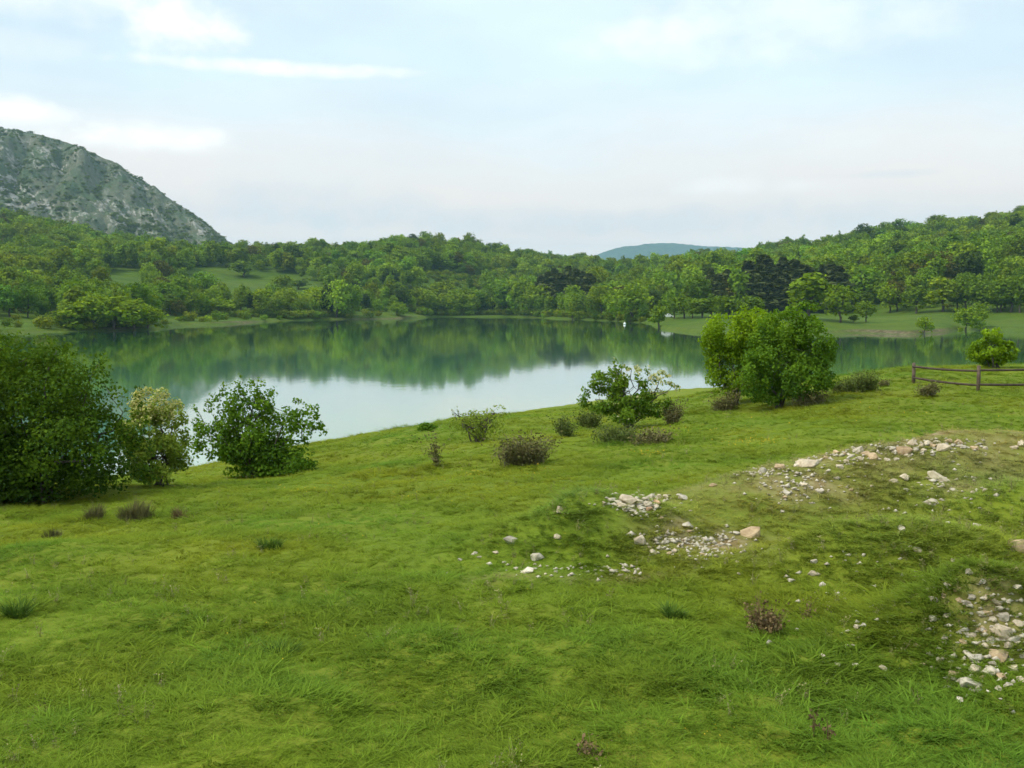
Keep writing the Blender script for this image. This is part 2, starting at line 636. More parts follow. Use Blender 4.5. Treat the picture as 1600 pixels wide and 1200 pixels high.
def mountain_z(X, Y):
    u = 800 + F * X / Y
    crest = 1750 + 60 * np.sin(u * .01)
    zr = H_CAM + (474 - smooth_interp(u, MSKY, 6)) / F * crest
    s = (Y - 1080) / (crest - 1080)
    g = np.where(s < 1, np.clip(s, 0, 1) ** .92, 1 - ((Y - crest) / 900).clip(0) ** 1.3)
    z = -12 + (zr + 12) * g
    # ribs of rock running down to the right
    q = (X * .8 + Y * .32)
    e = X * .55 - Y * .5
    rib = np.abs(fbm(q * .018, e * .004, 4, 61))
    mask = sstep(.05, .3, s) * (1 - sstep(.86, 1.0, s)) * sstep(380, 300, u)
    z = z + mask * (24 * rib - 11 + 7 * fbm(X * .03, Y * .03, 4, 71))
    z = z + (1 - sstep(1.05, 1.2, s)) * sstep(.8, .95, s) * 2.0 * fbm(X * .03, Y * .03, 3, 77)
    return z


mu = np.concatenate([np.arange(-1200, -80, 30), np.arange(-80, 600, 2.6)])
md = np.concatenate([np.linspace(1080, 1850, 260), np.linspace(1870, 2700, 14)])
MU, MD = np.meshgrid(mu, md)
MX = (MU - 800) / F * MD
MZ = mountain_z(MX, MD)
t = NT("scrubby_limestone")
gsc = t.noise(.022, 6, .68)
gs2 = t.noise(.09, 5, .7)
cm = t.mix(t.ramp(gsc, .38, .62), (0.078, 0.112, 0.052), (0.128, 0.132, 0.084))
cm = t.mix(t.ramp(gs2, .5, .75, 0, .5), cm, (0.045, 0.075, 0.032))
strk = t.noise(.085, 6, .72, stretch=((.25, .12, 1), (0, R(50), 0)))
strk2 = t.noise(.2, 5, .7, stretch=((.4, .2, 1), (0, R(50), 0)))
where = t.ramp(t.noise(.02, 5, .65, stretch=((.4, .15, 1), (0, R(48), 0))), .40, .60)
rk = t.math('MULTIPLY', t.ramp(t.math('ADD', strk, t.math('MULTIPLY', strk2, .6)), .78, .92), where)
cm = t.mix(rk, cm, t.mix(t.ramp(strk2, .35, .65), (0.18, 0.17, 0.145), (0.42, 0.395, 0.345)))
M_MTN = t.surface(t.principled(cm, .95, .1, t.math('ADD', gs2, strk2), 1.0, 4.0))
mountain = obj("mountain", grid_mesh("mountain", MX, MD, MZ), M_MTN)
tag(mountain, "grey rocky mountain slope covered with low scrub", kind="structure")

# distant blue mountain
fu = np.arange(560, 1500, 4.0); fd = np.linspace(6600, 8200, 40)
FU, FD = np.meshgrid(fu, fd)
FX = (FU - 800) / F * FD
fs = smooth_interp(FU, [(560, 480), (820, 440), (900, 412), (935, 397), (970, 386), (1005, 382), (1050, 381), (1085, 384), (1110, 386), (1160, 387), (1220, 394), (1300, 410), (1500, 470)], 9)
fcrest = 7600.0
fzr = H_CAM + (474 - fs) / F * fcrest
fss = (FD - 6600) / (fcrest - 6600)
FZ = -20 + (fzr + 20) * np.where(fss < 1, np.clip(fss, 0, 1) ** .8, 1 - np.clip(fss - 1, 0, 1) ** 1.5)
FZ = FZ + 9 * fbm(FX * .004, FD * .004, 4, 91) * sstep(0, .3, fss) + 4 * vnoise(FX * .05, FD * .05, 92) * sstep(.3, .6, fss)
t = NT("distant_woodland")
M_DIST = t.surface(t.principled(t.mix(t.ramp(t.noise(.03, 6, .7), .38, .62), (0.020, 0.040, 0.018), (0.06, 0.085, 0.035)), .95, .1, t.noise(.05, 5, .7), 1, 8))
fm = obj("far_mountain", grid_mesh("far_mountain", FX, FD, FZ), M_DIST)
tag(fm, "low blue wooded mountain far behind the valley", kind="structure")


# ------------------------------------------------------------------ leaves, branches
def leaf_quads(C, size, tint, out=None, extra=None, elong=1.5, droop=0.0):
    """rhombic leaves at centres C; out: preferred outward normals"""
    n = len(C)
    N = rng.normal(size=(n, 3))
    if out is not None:
        N = N * .75 + out * .9
    N[:, 2] += .35
    N /= np.linalg.norm(N, axis=1, keepdims=True) + 1e-9
    T = rng.normal(size=(n, 3)); T[:, 2] -= droop
    T -= (T * N).sum(1, keepdims=True) * N
    T /= np.linalg.norm(T, axis=1, keepdims=True) + 1e-9
    B = np.cross(N, T)
    s = np.asarray(size).reshape(-1, 1) * rng.uniform(.65, 1.3, (n, 1))
    fold = N * s * .18
    V = np.stack([C - T * s * elong * .5, C + B * s * .5 + fold, C + T * s * elong * .5, C - B * s * .5 + fold], 1).reshape(-1, 3)
    idx = np.arange(4 * n)
    at = {"tint": np.repeat(np.clip(tint, 0, 1), 4)}
    for k, v in (extra or {}).items():
        at[k] = np.repeat(v, 4)
    return V, idx, at


def tubes(paths, sides=5):
    """paths: list of (points(k,3), radii(k)) -> verts, quads"""
    VV, QQ = [], []
    base = 0
    for P, rad in paths:
        P = np.asarray(P, float); rad = np.asarray(rad, float)
        k = len(P)
        T = np.gradient(P, axis=0)
        T /= np.linalg.norm(T, axis=1, keepdims=True) + 1e-9
        up = np.where(np.abs(T[:, 2:3]) > .9, np.array([[1.0, 0, 0]]), np.array([[0, 0, 1.0]]))
        A = np.cross(T, up); A /= np.linalg.norm(A, axis=1, keepdims=True) + 1e-9
        B = np.cross(T, A)
        an = np.arange(sides) * 2 * math.pi / sides
        ring = P[:, None] + rad[:, None, None] * (np.cos(an)[None, :, None] * A[:, None] + np.sin(an)[None, :, None] * B[:, None])
        VV.append(ring.reshape(-1, 3))
        i = base + np.arange(k * sides).reshape(k, sides)
        j = np.roll(i, -1, 1)
        QQ.append(np.stack([i[:-1], j[:-1], j[1:], i[1:]], -1).reshape(-1, 4))
        base += k * sides
    return np.concatenate(VV), np.concatenate(QQ).ravel()


def limb(a, b, r0, r1, wob=.08, k=6):
    a = np.asarray(a, float); b = np.asarray(b, float)
    L = np.linalg.norm(b - a)
    s = np.linspace(0, 1, k)[:, None]
    P = a + (b - a) * s
    P[:, 2] += L * .10 * np.sin(s[:, 0] * math.pi)
    P[1:-1] += rng.normal(size=(k - 2, 3)) * wob * L * .5
    return P, r0 + (r1 - r0) * s[:, 0]


def crown_cloud(lobes, n, clump=.28, shell=.55, clumps_per=14):
    """points through a set of ellipsoid lobes, gathered in leaf clumps near the lobe surfaces.
    lobes: (cx,cy,cz,rx,ry,rz) ; returns points, outward dirs, clump tint, clump centres"""
    lobes = np.asarray(lobes, float)
    vol = (lobes[:, 3] * lobes[:, 4] * lobes[:, 5]) ** (2 / 3)
    cc, cr, cd = [], [], []
    tot = clumps_per * len(lobes)
    for L, share in zip(lobes, vol / vol.sum()):
        m = max(5, int(tot * share))
        D = rng.normal(size=(m, 3)); D /= np.linalg.norm(D, axis=1, keepdims=True)
        rad = rng.uniform(shell, 1.0, (m, 1)) ** .6
        cc.append(L[:3] + D * rad * L[3:])
        cr.append(np.repeat(L[3:][None] * clump, m, 0) * rng.uniform(.6, 1.35, (m, 1)))
        cd.append(D)
    cc = np.concatenate(cc); cr = np.concatenate(cr); cd = np.concatenate(cd)
    w = cr.prod(1) ** (2 / 3); w /= w.sum()
    pick = rng.choice(len(cc), n, p=w)
    G = rng.normal(size=(n, 3))
    G = G / np.linalg.norm(G, axis=1, keepdims=True) * rng.uniform(.25, 1.15, (n, 1)) ** .6
    P = cc[pick] + G * cr[pick] * 1.25
    ct = np.clip(rng.normal(.42, .2, len(cc)), 0, 1)
    return P, G * .6 + cd[pick] * .6, ct[pick], cc, pick


M_BARK = bark_material("bark", (0.055, 0.045, 0.035), (0.13, 0.11, 0.09))
M_TWIG = bark_material("twig_bark", (0.10, 0.075, 0.055), (0.20, 0.165, 0.13))
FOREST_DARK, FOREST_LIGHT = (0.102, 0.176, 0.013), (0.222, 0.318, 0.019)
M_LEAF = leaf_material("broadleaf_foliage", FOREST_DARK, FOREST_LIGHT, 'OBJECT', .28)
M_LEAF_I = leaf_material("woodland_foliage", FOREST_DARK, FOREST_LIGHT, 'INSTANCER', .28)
M_NEEDLE = leaf_material("needle_foliage", (0.048, 0.062, 0.020), (0.085, 0.108, 0.030), 'OBJECT', .1)

# ---- tree prototypes (height 1, standing on the origin)
def broadleaf(kind, n=1100):
    r = np.random.default_rng(100 + kind)
    prof = [(.40, .56, 7), (.30, .60, 6), (.46, .50, 8), (.34, .62, 7), (.26, .62, 6), (.42, .5, 10)][kind]
    w, hh, m = prof
    L = [(0, 0, .60, w * .62, w * .62, .34)]
    for i in range(m):
        a = r.uniform(0, 2 * math.pi); q = r.uniform(.25, .75) * w
        z = r.uniform(.12 if kind == 5 else .28, .84)
        s = r.uniform(.30, .52) * w * (1.15 - .45 * abs(z - .5))
        q *= 1 - .55 * max(0, z - .5) / .4
        L.append((q * math.cos(a), q * math.sin(a), z, s, s, s * .85))
    P, O, tn, cc, pk = crown_cloud(L, n, .34, .5, 10)
    P[:, 2] = np.where(P[:, 2] < .02, rng.uniform(.02, .2, n), np.minimum(P[:, 2], 1.02))
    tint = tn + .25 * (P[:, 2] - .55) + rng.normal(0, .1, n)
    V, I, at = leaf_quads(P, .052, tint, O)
    crown = make_mesh("broadleaf_crown", V, I, 4, at)
    paths = [limb((0, 0, -.03), (r.normal() * .02, r.normal() * .02, .62), .026, .010, .05)]
    for i in range(5):
        j = cc[r.integers(len(cc))]
        paths.append(limb((0, 0, r.uniform(.2, .42)), j * .85 + np.array([0, 0, .03]), .011, .004, .1, 4))
    V, Q = tubes(paths, 5)
    trunk = make_mesh("broadleaf_trunk", V, Q, 4, None, True)
    return crown, trunk


def conifer(kind, n=850):
    r = np.random.default_rng(300 + kind)
    z = r.uniform(.10, 1, n) ** .8
    tier = .5 + .5 * np.sin(z * (26 + 5 * kind) + r.uniform(0, 6))
    wid = (.20 + .03 * kind) * (1 - z) ** .75 + .012
    a = r.uniform(0, 2 * math.pi, n)
    lob = .75 + .25 * np.sin(a * 5 + z * 23)
    q = wid * lob * r.uniform(.25, 1, n) ** .5 * (.7 + .45 * tier)
    P = np.stack([q * np.cos(a), q * np.sin(a), z - q * .25], 1)
    O = np.stack([np.cos(a), np.sin(a), np.full(n, -.15)], 1)
    V, I, at = leaf_quads(P, .042, r.uniform(0, 1, n) * .6 + .35 * tier, O, elong=2.0, droop=.8)
    crown = make_mesh("conifer_crown", V, I, 4, at)
    V, Q = tubes([limb((0, 0, -.03), (0, 0, .93), .018, .003, .01)], 5)
    trunk = make_mesh("conifer_trunk", V, Q, 4, None, True)
    return crown, trunk


BL = [broadleaf(i) for i in range(6)]
CF = [conifer(i) for i in range(3)]


def crown_width(me):
    a = np.empty(len(me.vertices) * 3, np.float32); me.vertices.foreach_get("co", a)
    x = a[0::3]
    return float(np.percentile(x, 97) - np.percentile(x, 3))


BLW = [crown_width(b[0]) for b in BL]
CFW = [crown_width(c[0]) for c in CF]
for c, tr in BL:
    c.materials.append(M_LEAF); tr.materials.append(M_BARK)
for c, tr in CF:
    c.materials.append(M_NEEDLE); tr.materials.append(M_BARK)


def tree(name, meshes, P, h, w, rz, tint, label, cat, group):
    root = empty(name, P)
    root.rotation_euler = (0, 0, rz)
    root.scale = (w, w, h)
    tag(root, label, cat, group)
    c = obj("crown", meshes[0], None, root); c.color = (*tint, 1)
    obj("trunk", meshes[1], None, root)
    return root


def instancer(name, P, rot, scl, kind, tint, meshes, mat):
    """one object whose points carry copies of a few small meshes (geometry nodes)"""
    me = bpy.data.meshes.new(name)
    n = len(P)
    me.vertices.add(n); me.vertices.foreach_set("co", np.ascontiguousarray(P, np.float32).ravel())
    def add(an, ty, key, arr):
        a = me.attributes.new(an, ty, 'POINT'); a.data.foreach_set(key, arr)
    add("rot", 'FLOAT_VECTOR', "vector", np.ascontiguousarray(rot, np.float32).ravel())
    add("scl", 'FLOAT_VECTOR', "vector", np.ascontiguousarray(scl, np.float32).ravel())
    add("kind_index", 'INT', "value", np.ascontiguousarray(kind, np.int32))
    add("tree_tint", 'FLOAT_COLOR', "color", np.ascontiguousarray(np.concatenate([tint, np.ones((n, 1))], 1), np.float32).ravel())
    me.materials.append(mat)
    o = bpy.data.objects.new(name, me); col.objects.link(o)
    g = bpy.data.node_groups.new(name + "_nodes", 'GeometryNodeTree')
    g.interface.new_socket("Geometry", in_out='INPUT', socket_type='NodeSocketGeometry')
    g.interface.new_socket("Geometry", in_out='OUTPUT', socket_type='NodeSocketGeometry')
    N, Lk = g.nodes, g.links
    gi = N.new("NodeGroupInput"); go = N.new("NodeGroupOutput")
    iop = N.new("GeometryNodeInstanceOnPoints")
    g2i = N.new("GeometryNodeGeometryToInstance")
    for m in meshes:
        po = bpy.data.objects.new(name + "_source", m)
        oi = N.new("GeometryNodeObjectInfo"); oi.transform_space = 'ORIGINAL'
        oi.inputs["Object"].default_value = po
        oi.inputs["As Instance"].default_value = False
        sm = N.new("GeometryNodeSetMaterial"); sm.inputs["Material"].default_value = mat
        Lk.new(oi.outputs["Geometry"], sm.inputs["Geometry"])
        Lk.new(sm.outputs[0], g2i.inputs[0])
    def named(an, ty):
        x = N.new("GeometryNodeInputNamedAttribute"); x.data_type = ty
        x.inputs["Name"].default_value = an
        return x.outputs["Attribute"]
    e2r = N.new("FunctionNodeEulerToRotation")
    Lk.new(named("rot", 'FLOAT_VECTOR'), e2r.inputs[0])
    Lk.new(gi.outputs[0], iop.inputs["Points"])
    Lk.new(g2i.outputs[0], iop.inputs["Instance"])
    iop.inputs["Pick Instance"].default_value = True
    Lk.new(named("kind_index", 'INT'), iop.inputs["Instance Index"])
    Lk.new(e2r.outputs[0], iop.inputs["Rotation"])
    Lk.new(named("scl", 'FLOAT_VECTOR'), iop.inputs["Scale"])
    Lk.new(iop.outputs[0], go.inputs[0])
    md_ = o.modifiers.new("scatter", 'NODES'); md_.node_group = g
    return o


# ------------------------------------------------------------------ trees one can pick out across the lake
def far_tree(px, py, hpx, wpx, kind, tint, label, name="broadleaf_tree", cat="tree", group=None):
    P = hill_at(px, py)
    h = hpx * P[1] / F
    w = wpx * P[1] / F
    ms = CF[kind] if name.startswith(("conifer", "pine")) else BL[kind]
    nat = (CFW if name.startswith(("conifer", "pine")) else BLW)[kind]
    P[2] -= .1
    return tree(name, ms, P, h, w / nat, rng.uniform(0, 6.28), tint, label, cat, group)


Lg, Dk, Mid, Yl = (1.15, 1.12, .9), (.70, .72, .9), (.95, .95, .95), (1.3, 1.15, .7)
taken = []
SPEC = [
    (1030, 513, 42, 20, 4, Lg, "slender pale green tree at the tip of the grassy spit"),
    (1353, 503, 34, 27, 0, Mid, "small round tree alone on the lawn behind the eroded bank"),
    (1313, 504, 60, 44, 2, Mid, "spreading tree on the lawn edge right behind the big dark bush"),
    (1263, 500, 74, 52, 1, Lg, "tall pale green tree in front of the dark conifers"),
    (1333, 504, 13, 13, 0, Dk, "tiny dark shrub between the lawn trees"),
    (1445, 523, 30, 20, 5, Lg, "small pale tree at the water's edge, left of the willows"),
    (1510, 521, 44, 32, 5, Lg, "left one of two pale willows standing at the water's edge"),
    (1530, 514, 44, 24, 5, Mid, "right one of two pale willows standing at the water's edge"),
    (1390, 489, 48, 32, 2, Lg, "pale leafy tree leaning over the lawn edge"),
    (1432, 490, 44, 26, 1, Mid, "narrow tree on the lawn edge, left of the tall one"),
    (1473, 487, 56, 36, 3, Yl, "tall yellowish tree with a bare trunk on the lawn edge"),
    (1495, 486, 50, 34, 0, Mid, "leafy tree just right of the tall yellowish one"),
    (340, 492, 27, 44, 5, Lg, "bright low round tree on the left shore"),
    (265, 492, 34, 34, 0, Dk, "dark round tree in front of the clearing on the left shore"),
    (620, 493, 22, 24, 5, Lg, "small pale tree on the low grassy point in mid lake"),
    (985, 502, 62, 50, 5, Lg, "broad blue-green tree at the water in the right bay"),
    (895, 500, 34, 11, 4, Yl, "thin pale young tree at the head of the bay"),
    (382, 433, 26, 36, 0, Mid, "round tree standing in the middle of the hillside clearing"),
    (466, 452, 16, 24, 0, Dk, "small dark tree at the right end of the hillside clearing"),
    (1401, 424, 26, 22, 0, Dk, "dark round tree on the right hillside"),
]
for s_ in SPEC:
    far_tree(*s_)
    taken.append((s_[0], s_[1], s_[3] * .5))
for i, (px, py, h, w) in enumerate(((118, 512, 44, 46), (146, 514, 54, 54), (178, 515, 56, 58), (208, 515, 50, 54), (230, 513, 36, 40))):
    far_tree(px, py, h, w, (5, 0, 5, 2, 5)[i], (1.2, 1.12, .85), ("leftmost", "second", "tallest middle", "fourth", "rightmost low")[i] + " pale leafy tree in the waterside clump on the left shore", group="waterside clump on the left shore")
    taken.append((px, py, w * .5))
for i in range(9):
    px = 1052 + i * 15 + rng.uniform(-4, 4)
    far_tree(px, 497 + rng.uniform(-1, 1), rng.uniform(26, 40), rng.uniform(20, 28), i % 5, (.85, .88, .9), ("first", "second", "third", "fourth", "fifth", "sixth", "seventh", "eighth", "last")[i] + " small tree from the left in the row along the grassy spit", group="row of trees along the grassy spit")
    taken.append((px, 497, 10))
for i in range(8):
    px = 1512 + i * 14 + rng.uniform(-4, 4)
    far_tree(px, 488 + rng.uniform(-1, 1), rng.uniform(48, 66), rng.uniform(30, 38), (2, 0, 3)[i % 3], (.8, .84, .85), ("first", "second", "third", "fourth", "fifth", "sixth", "seventh", "last")[i] + " dark leafy tree from the left in the row behind the flat lawn", group="row of trees behind the flat lawn")
    taken.append((px, 488, 10))
for i, px in enumerate((1168, 1177, 1187, 1197, 1206, 1216, 1226, 1236, 1245, 1255, 1266, 1276, 1287, 1298, 1308, 1192, 1211, 1240, 1262, 1222)):
    py = 484 + (i % 3) * 2 - (6 if i > 14 else 0)
    far_tree(px, py, 484 - 408 + rng.uniform(-26, 6) - (i % 3) * 2, rng.uniform(34, 46), i % 3, (1, 1, 1), ("%s dark conifer in the %s row of the stand behind the big bush, %s part" % (("front", "middle", "back")[i % 3] and ("broad", "ragged", "narrow")[i % 3], "back" if i > 14 else "front", "left" if px < 1212 else ("centre" if px < 1260 else "right"))), "conifer_tree", "conifer", "dark conifer stand behind the big bush")
    taken.append((px, py, 11))
for i, px in enumerate((846, 856, 866, 876, 888, 900, 910, 920, 1110, 1122, 1135)):
    py = 487 + (i % 2) * 2
    far_tree(px, py, (62 if i < 8 else 60) + rng.uniform(-6, 8), rng.uniform(24, 34), i % 3, (1.25, 1.2, 1.1), ("first", "second", "third", "fourth", "fifth", "sixth", "seventh", "last")[i] + " dark conifer from the left at the head of the bay" if i < 8 else ("left", "middle", "right")[i - 8] + " dark conifer of three rising behind the grassy spit", "conifer_tree", "conifer",
             "conifers at the head of the bay" if i < 8 else "conifers behind the grassy spit")
    taken.append((px, py, 9))
for i, (px, py, h) in enumerate(((1347, 428, 26), (1356, 428, 27), (1366, 428, 24), (1495, 412, 22), (1508, 412, 24), (1596, 402, 22))):
    far_tree(px, py, h, 20, i % 3, (1.2, 1.1, 1.1), ("left pine of the dark trio", "middle pine of the dark trio", "right pine of the dark trio", "left pine of the dark pair", "right pine of the dark pair", "lone small dark pine near the edge")[i] + " on the right hillside", "pine_tree", "conifer", "pines on the right hillside")

# ------------------------------------------------------------------ woodland
def in_poly(px, py, poly):
    inside = np.zeros(len(px), bool)
    x0, y0 = poly[-1]
    for x1, y1 in poly:
        c = ((y1 > py) != (y0 > py)) & (px < (x0 - x1) * (py - y1) / (y0 - y1 + 1e-9) + x1)
        inside ^= c
        x0, y0 = x1, y1
    return inside


CLEAR = [
    [(292, 422), (345, 416), (400, 423), (450, 431), (520, 448), (505, 456), (450, 455), (380, 449), (300, 446)],
    [(135, 434), (190, 424), (232, 426), (230, 444), (140, 444)],
    [(640, 424), (680, 424), (740, 437), (785, 446), (780, 456), (700, 447), (640, 437)],
    [(240, 497), (330, 495), (420, 496), (520, 503), (520, 520), (230, 520)],
    [(-50, 498), (110, 498), (110, 520), (-50, 530)],
    [(-60, 364), (30, 366), (30, 374), (-60, 374)],
    [(548, 488), (655, 487), (665, 500), (548, 502)],
    [(1012, 494), (1310, 488), (1420, 489), (1510, 482), (1900, 482), (1900, 560), (1012, 560)],
]
step = 7.6
ax, ay = np.meshgrid(np.arange(-780, 800, step), np.arange(240, 1460, step))
ax = ax + rng.uniform(-.46, .46, ax.shape) * step; ay = ay + rng.uniform(-.46, .46, ay.shape) * step
tx, ty = ax.ravel(), ay.ravel()
tu = 800 + F * tx / ty
inshore = ty - shore_d(tu)
dr_ = smooth_interp(tu, RDIST, 40)
keep = (tu > -130) & (tu < 1730) & (inshore > np.where(tu < 520, 9, 3)) & (ty < dr_ + 90)
tx, ty, tu, inshore = tx[keep], ty[keep], tu[keep], inshore[keep]
tz = hills_z(tx, ty)
px, py = to_pix(np.stack([tx, ty, tz], 1))
bad = np.zeros(len(tx), bool)
for poly in CLEAR:
    bad |= in_poly(px, py, poly)
th_ = np.exp(rng.normal(2.36, .25, len(tx))).clip(6, 18) * (1 + .25 * vnoise(tx * .02, ty * .02, 21))
th_ = th_ * np.where(inshore < 40, 1.2, 1.05)

th_ = np.where((px < 520) & (py > 450), th_ * .8, th_)
# keep the clearings in view: nothing tall right in front of them
pxt, pyt = to_pix(np.stack([tx, ty, tz + th_ * .8], 1))
for poly in CLEAR[:3] + [CLEAR[5]]:
    bad |= in_poly(pxt, pyt, poly) & (rng.uniform(size=len(tx)) < .97)
    bad |= in_poly(px, pyt * .45 + py * .55, poly) & (rng.uniform(size=len(tx)) < .8)
for qx, qy, qr in taken:
    bad |= (np.abs(px - qx) < qr * .7) & (np.abs(py - qy) < 5)
dens = .95 - .6 * sstep(.25, .6, vnoise(tx * .013, ty * .013, 23))
bad |= rng.uniform(size=len(tx)) > dens
ok = ~bad
tx, ty, tz, th_, px, py, inshore = tx[ok], ty[ok], tz[ok], th_[ok], px[ok], py[ok], inshore[ok]
n_t = len(tx)
tk = np.where(inshore < 25, rng.choice([0, 2, 5, 5, 3], n_t), rng.integers(0, 6, n_t))
tw = th_ * rng.uniform(1.0, 1.4, n_t)
hue = rng.normal(0, 1, n_t) * .75 + 1.2 * vnoise(tx * .017, ty * .017, 29)
val = np.exp(rng.normal(0, .2, n_t) + .14 * vnoise(tx * .01, ty * .01, 30))
tints = np.stack([val * (1 + .13 * hue), val * (1 + .03 * hue), val * (1 - .08 * hue)], 1).clip(.35, 1.7)
dead = rng.uniform(size=n_t) < .035                   # a few trees not yet in leaf, and a few dark evergreens
tints[dead] = np.array([.95, .62, 1.6]) * rng.uniform(.6, .9, (int(dead.sum()), 1))
ever = rng.uniform(size=n_t) < .05
tints[ever] = np.array([.42, .44, .9]) * rng.uniform(.7, 1.1, (int(ever.sum()), 1))
shows = th_ * tw / ty ** 2
shows = np.where((px < -20) | (px > 1620) | ((px > 1095) & (px < 1300) & (py > 470)) | ((px < 200) & (py > 530)), 0, shows)
big_i = np.argsort(-shows)[:230]
isbig = np.zeros(n_t, bool); isbig[big_i] = True
REG = [(-200, 130, "leafy tree left of the clump on the left shore", "wood on the far left shore"),
       (130, 300, "leafy tree behind the clump on the left shore", "wood behind the waterside clump"),
       (300, 540, "leafy tree below the hillside clearing", "wood below the hillside clearing"),
       (540, 700, "leafy tree behind the grassy point", "wood behind the low grassy point"),
       (700, 840, "leafy tree below the central hill", "wood at the far end of the lake"),
       (840, 1030, "leafy tree in the right bay", "wood round the right bay"),
       (1030, 1330, "leafy tree behind the grassy spit", "wood behind the grassy spit"),
       (1330, 1800, "leafy tree above the right lawn", "wood above the right lawn")]
def tree_look(tn, h):
    lum = .3 * tn[0] + .6 * tn[1] + .1 * tn[2]
    c = "pale" if lum > 1.15 else ("dark" if lum < .85 else "mid green")
    if tn[0] / tn[1] > 1.06:
        c += " yellowish"
    return ("tall " if h > 15.5 else ("low " if h < 11.5 else "")) + c


def tree_row(d):
    return "at the water's edge" if d < 16 else ("behind the first row" if d < 40 else "up the slope")


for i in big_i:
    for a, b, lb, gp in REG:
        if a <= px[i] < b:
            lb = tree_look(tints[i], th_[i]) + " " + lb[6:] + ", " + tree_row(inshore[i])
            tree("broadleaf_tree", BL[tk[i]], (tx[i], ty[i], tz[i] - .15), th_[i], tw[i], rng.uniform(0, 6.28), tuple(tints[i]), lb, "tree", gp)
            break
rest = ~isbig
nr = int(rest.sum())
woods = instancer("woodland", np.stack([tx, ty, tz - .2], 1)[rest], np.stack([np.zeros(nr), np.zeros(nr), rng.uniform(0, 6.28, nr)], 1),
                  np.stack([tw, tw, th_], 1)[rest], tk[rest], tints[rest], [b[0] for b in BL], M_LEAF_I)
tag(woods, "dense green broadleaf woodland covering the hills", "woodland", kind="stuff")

# undergrowth: low bushes along the shore, in clearings and over the mountain
nb = 2600
bu = rng.uniform(-100, 1700, nb); bd = shore_d(bu) + rng.gamma(1.3, 16, nb) + 1.5
bx = (bu - 800) / F * bd
bz = hills_z(bx, bd)
bpx, bpy_ = to_pix(np.stack([bx, bd, bz], 1))
lawn = in_poly(bpx, bpy_, CLEAR[7]) | in_poly(bpx, bpy_, CLEAR[3]) | in_poly(bpx, bpy_, CLEAR[6]) | in_poly(bpx, bpy_, CLEAR[4])
kp = (~lawn | ((rng.uniform(size=nb) < .05) & (bpx < 900))) & (bz > .2)
cx_ = rng.uniform(650, 790, 160); cy_ = 430 + (cx_ - 660) * .13 + rng.uniform(-8, 12, 160)
extra = np.array([hill_at(a, b) for a, b in zip(cx_, cy_)])
B = np.concatenate([np.stack([bx, bd, bz - .1], 1)[kp], extra])
nB = len(B)
bs = rng.uniform(1.6, 4.5, nB)
bval = np.exp(rng.normal(-.12, .25, nB))
bt = np.stack([bval * rng.uniform(.9, 1.3, nB), bval, bval * rng.uniform(.8, 1.1, nB)], 1)


def bush_proto(kind):
    r = np.random.default_rng(500 + kind)
    L = [(0, 0, .45, .45, .45, .42)] + [(r.normal() * .28, r.normal() * .28, r.uniform(.25, .65), .28, .28, .26) for _ in range(5)]
    P, O, tn, cc, pk = crown_cloud(L, 380, .4, .5, 8)
    P[:, 2] = np.clip(P[:, 2], -.02, 1.05)
    V, I, at = leaf_quads(P, .11, tn + rng.normal(0, .1, len(P)), O)
    return make_mesh("low_bush", V, I, 4, at)


BP = [bush_proto(i) for i in range(3)]
under = instancer("undergrowth", B, np.stack([np.zeros(nB), np.zeros(nB), rng.uniform(0, 6.28, nB)], 1),
                  np.stack([bs * 1.2, bs * 1.2, bs], 1), rng.integers(0, 3, nB), bt, BP, M_LEAF_I)
tag(under, "low green bushes along the far lake shore", "bushes", kind="stuff")
ns = 22000
su = rng.uniform(-80, 385, ns); sd = rng.uniform(1100, 1790, ns)
sx = (su - 800) / F * sd
dn = fbm(sx * .035 + sd * .012, sd * .01 - sx * .008, 3, 81)
kp = rng.uniform(size=ns) < .22 + .30 * dn
sx, sd = sx[kp], sd[kp]
sz = mountain_z(sx, sd)
nS = len(sx)
ssz = rng.gamma(2.5, .75, nS) + .8
sval = np.exp(rng.normal(-.12, .2, nS))
scr = instancer("mountain_scrub", np.stack([sx, sd, sz - .4], 1), np.stack([np.zeros(nS), np.zeros(nS), rng.uniform(0, 6.28, nS)], 1),
                np.stack([ssz * 1.3, ssz * 1.3, ssz], 1), rng.integers(0, 3, nS), np.stack([sval * .80, sval * .70, sval * 1.7], 1), BP, M_LEAF_I)
tag(scr, "dark scrub bushes dotted over the rocky mountain", "scrub", kind="stuff")

# ------------------------------------------------------------------ bushes on the near bank
def lit(dark, light, name, trans=.3, accent=None):
    return leaf_material(name, dark, light, 'OBJECT', trans, accent)


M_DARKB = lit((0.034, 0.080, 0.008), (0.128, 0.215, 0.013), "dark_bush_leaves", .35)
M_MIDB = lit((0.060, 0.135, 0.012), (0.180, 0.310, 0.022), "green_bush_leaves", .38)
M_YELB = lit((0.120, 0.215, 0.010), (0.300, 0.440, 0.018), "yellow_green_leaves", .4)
M_FLOW = lit((0.150, 0.215, 0.025), (0.300, 0.380, 0.050), "flowering_bush_leaves", .35, (0.62, 0.57, 0.27))
M_BLOS = lit((0.075, 0.150, 0.014), (0.205, 0.320, 0.028), "hawthorn_leaves", .38, (0.60, 0.57, 0.32))


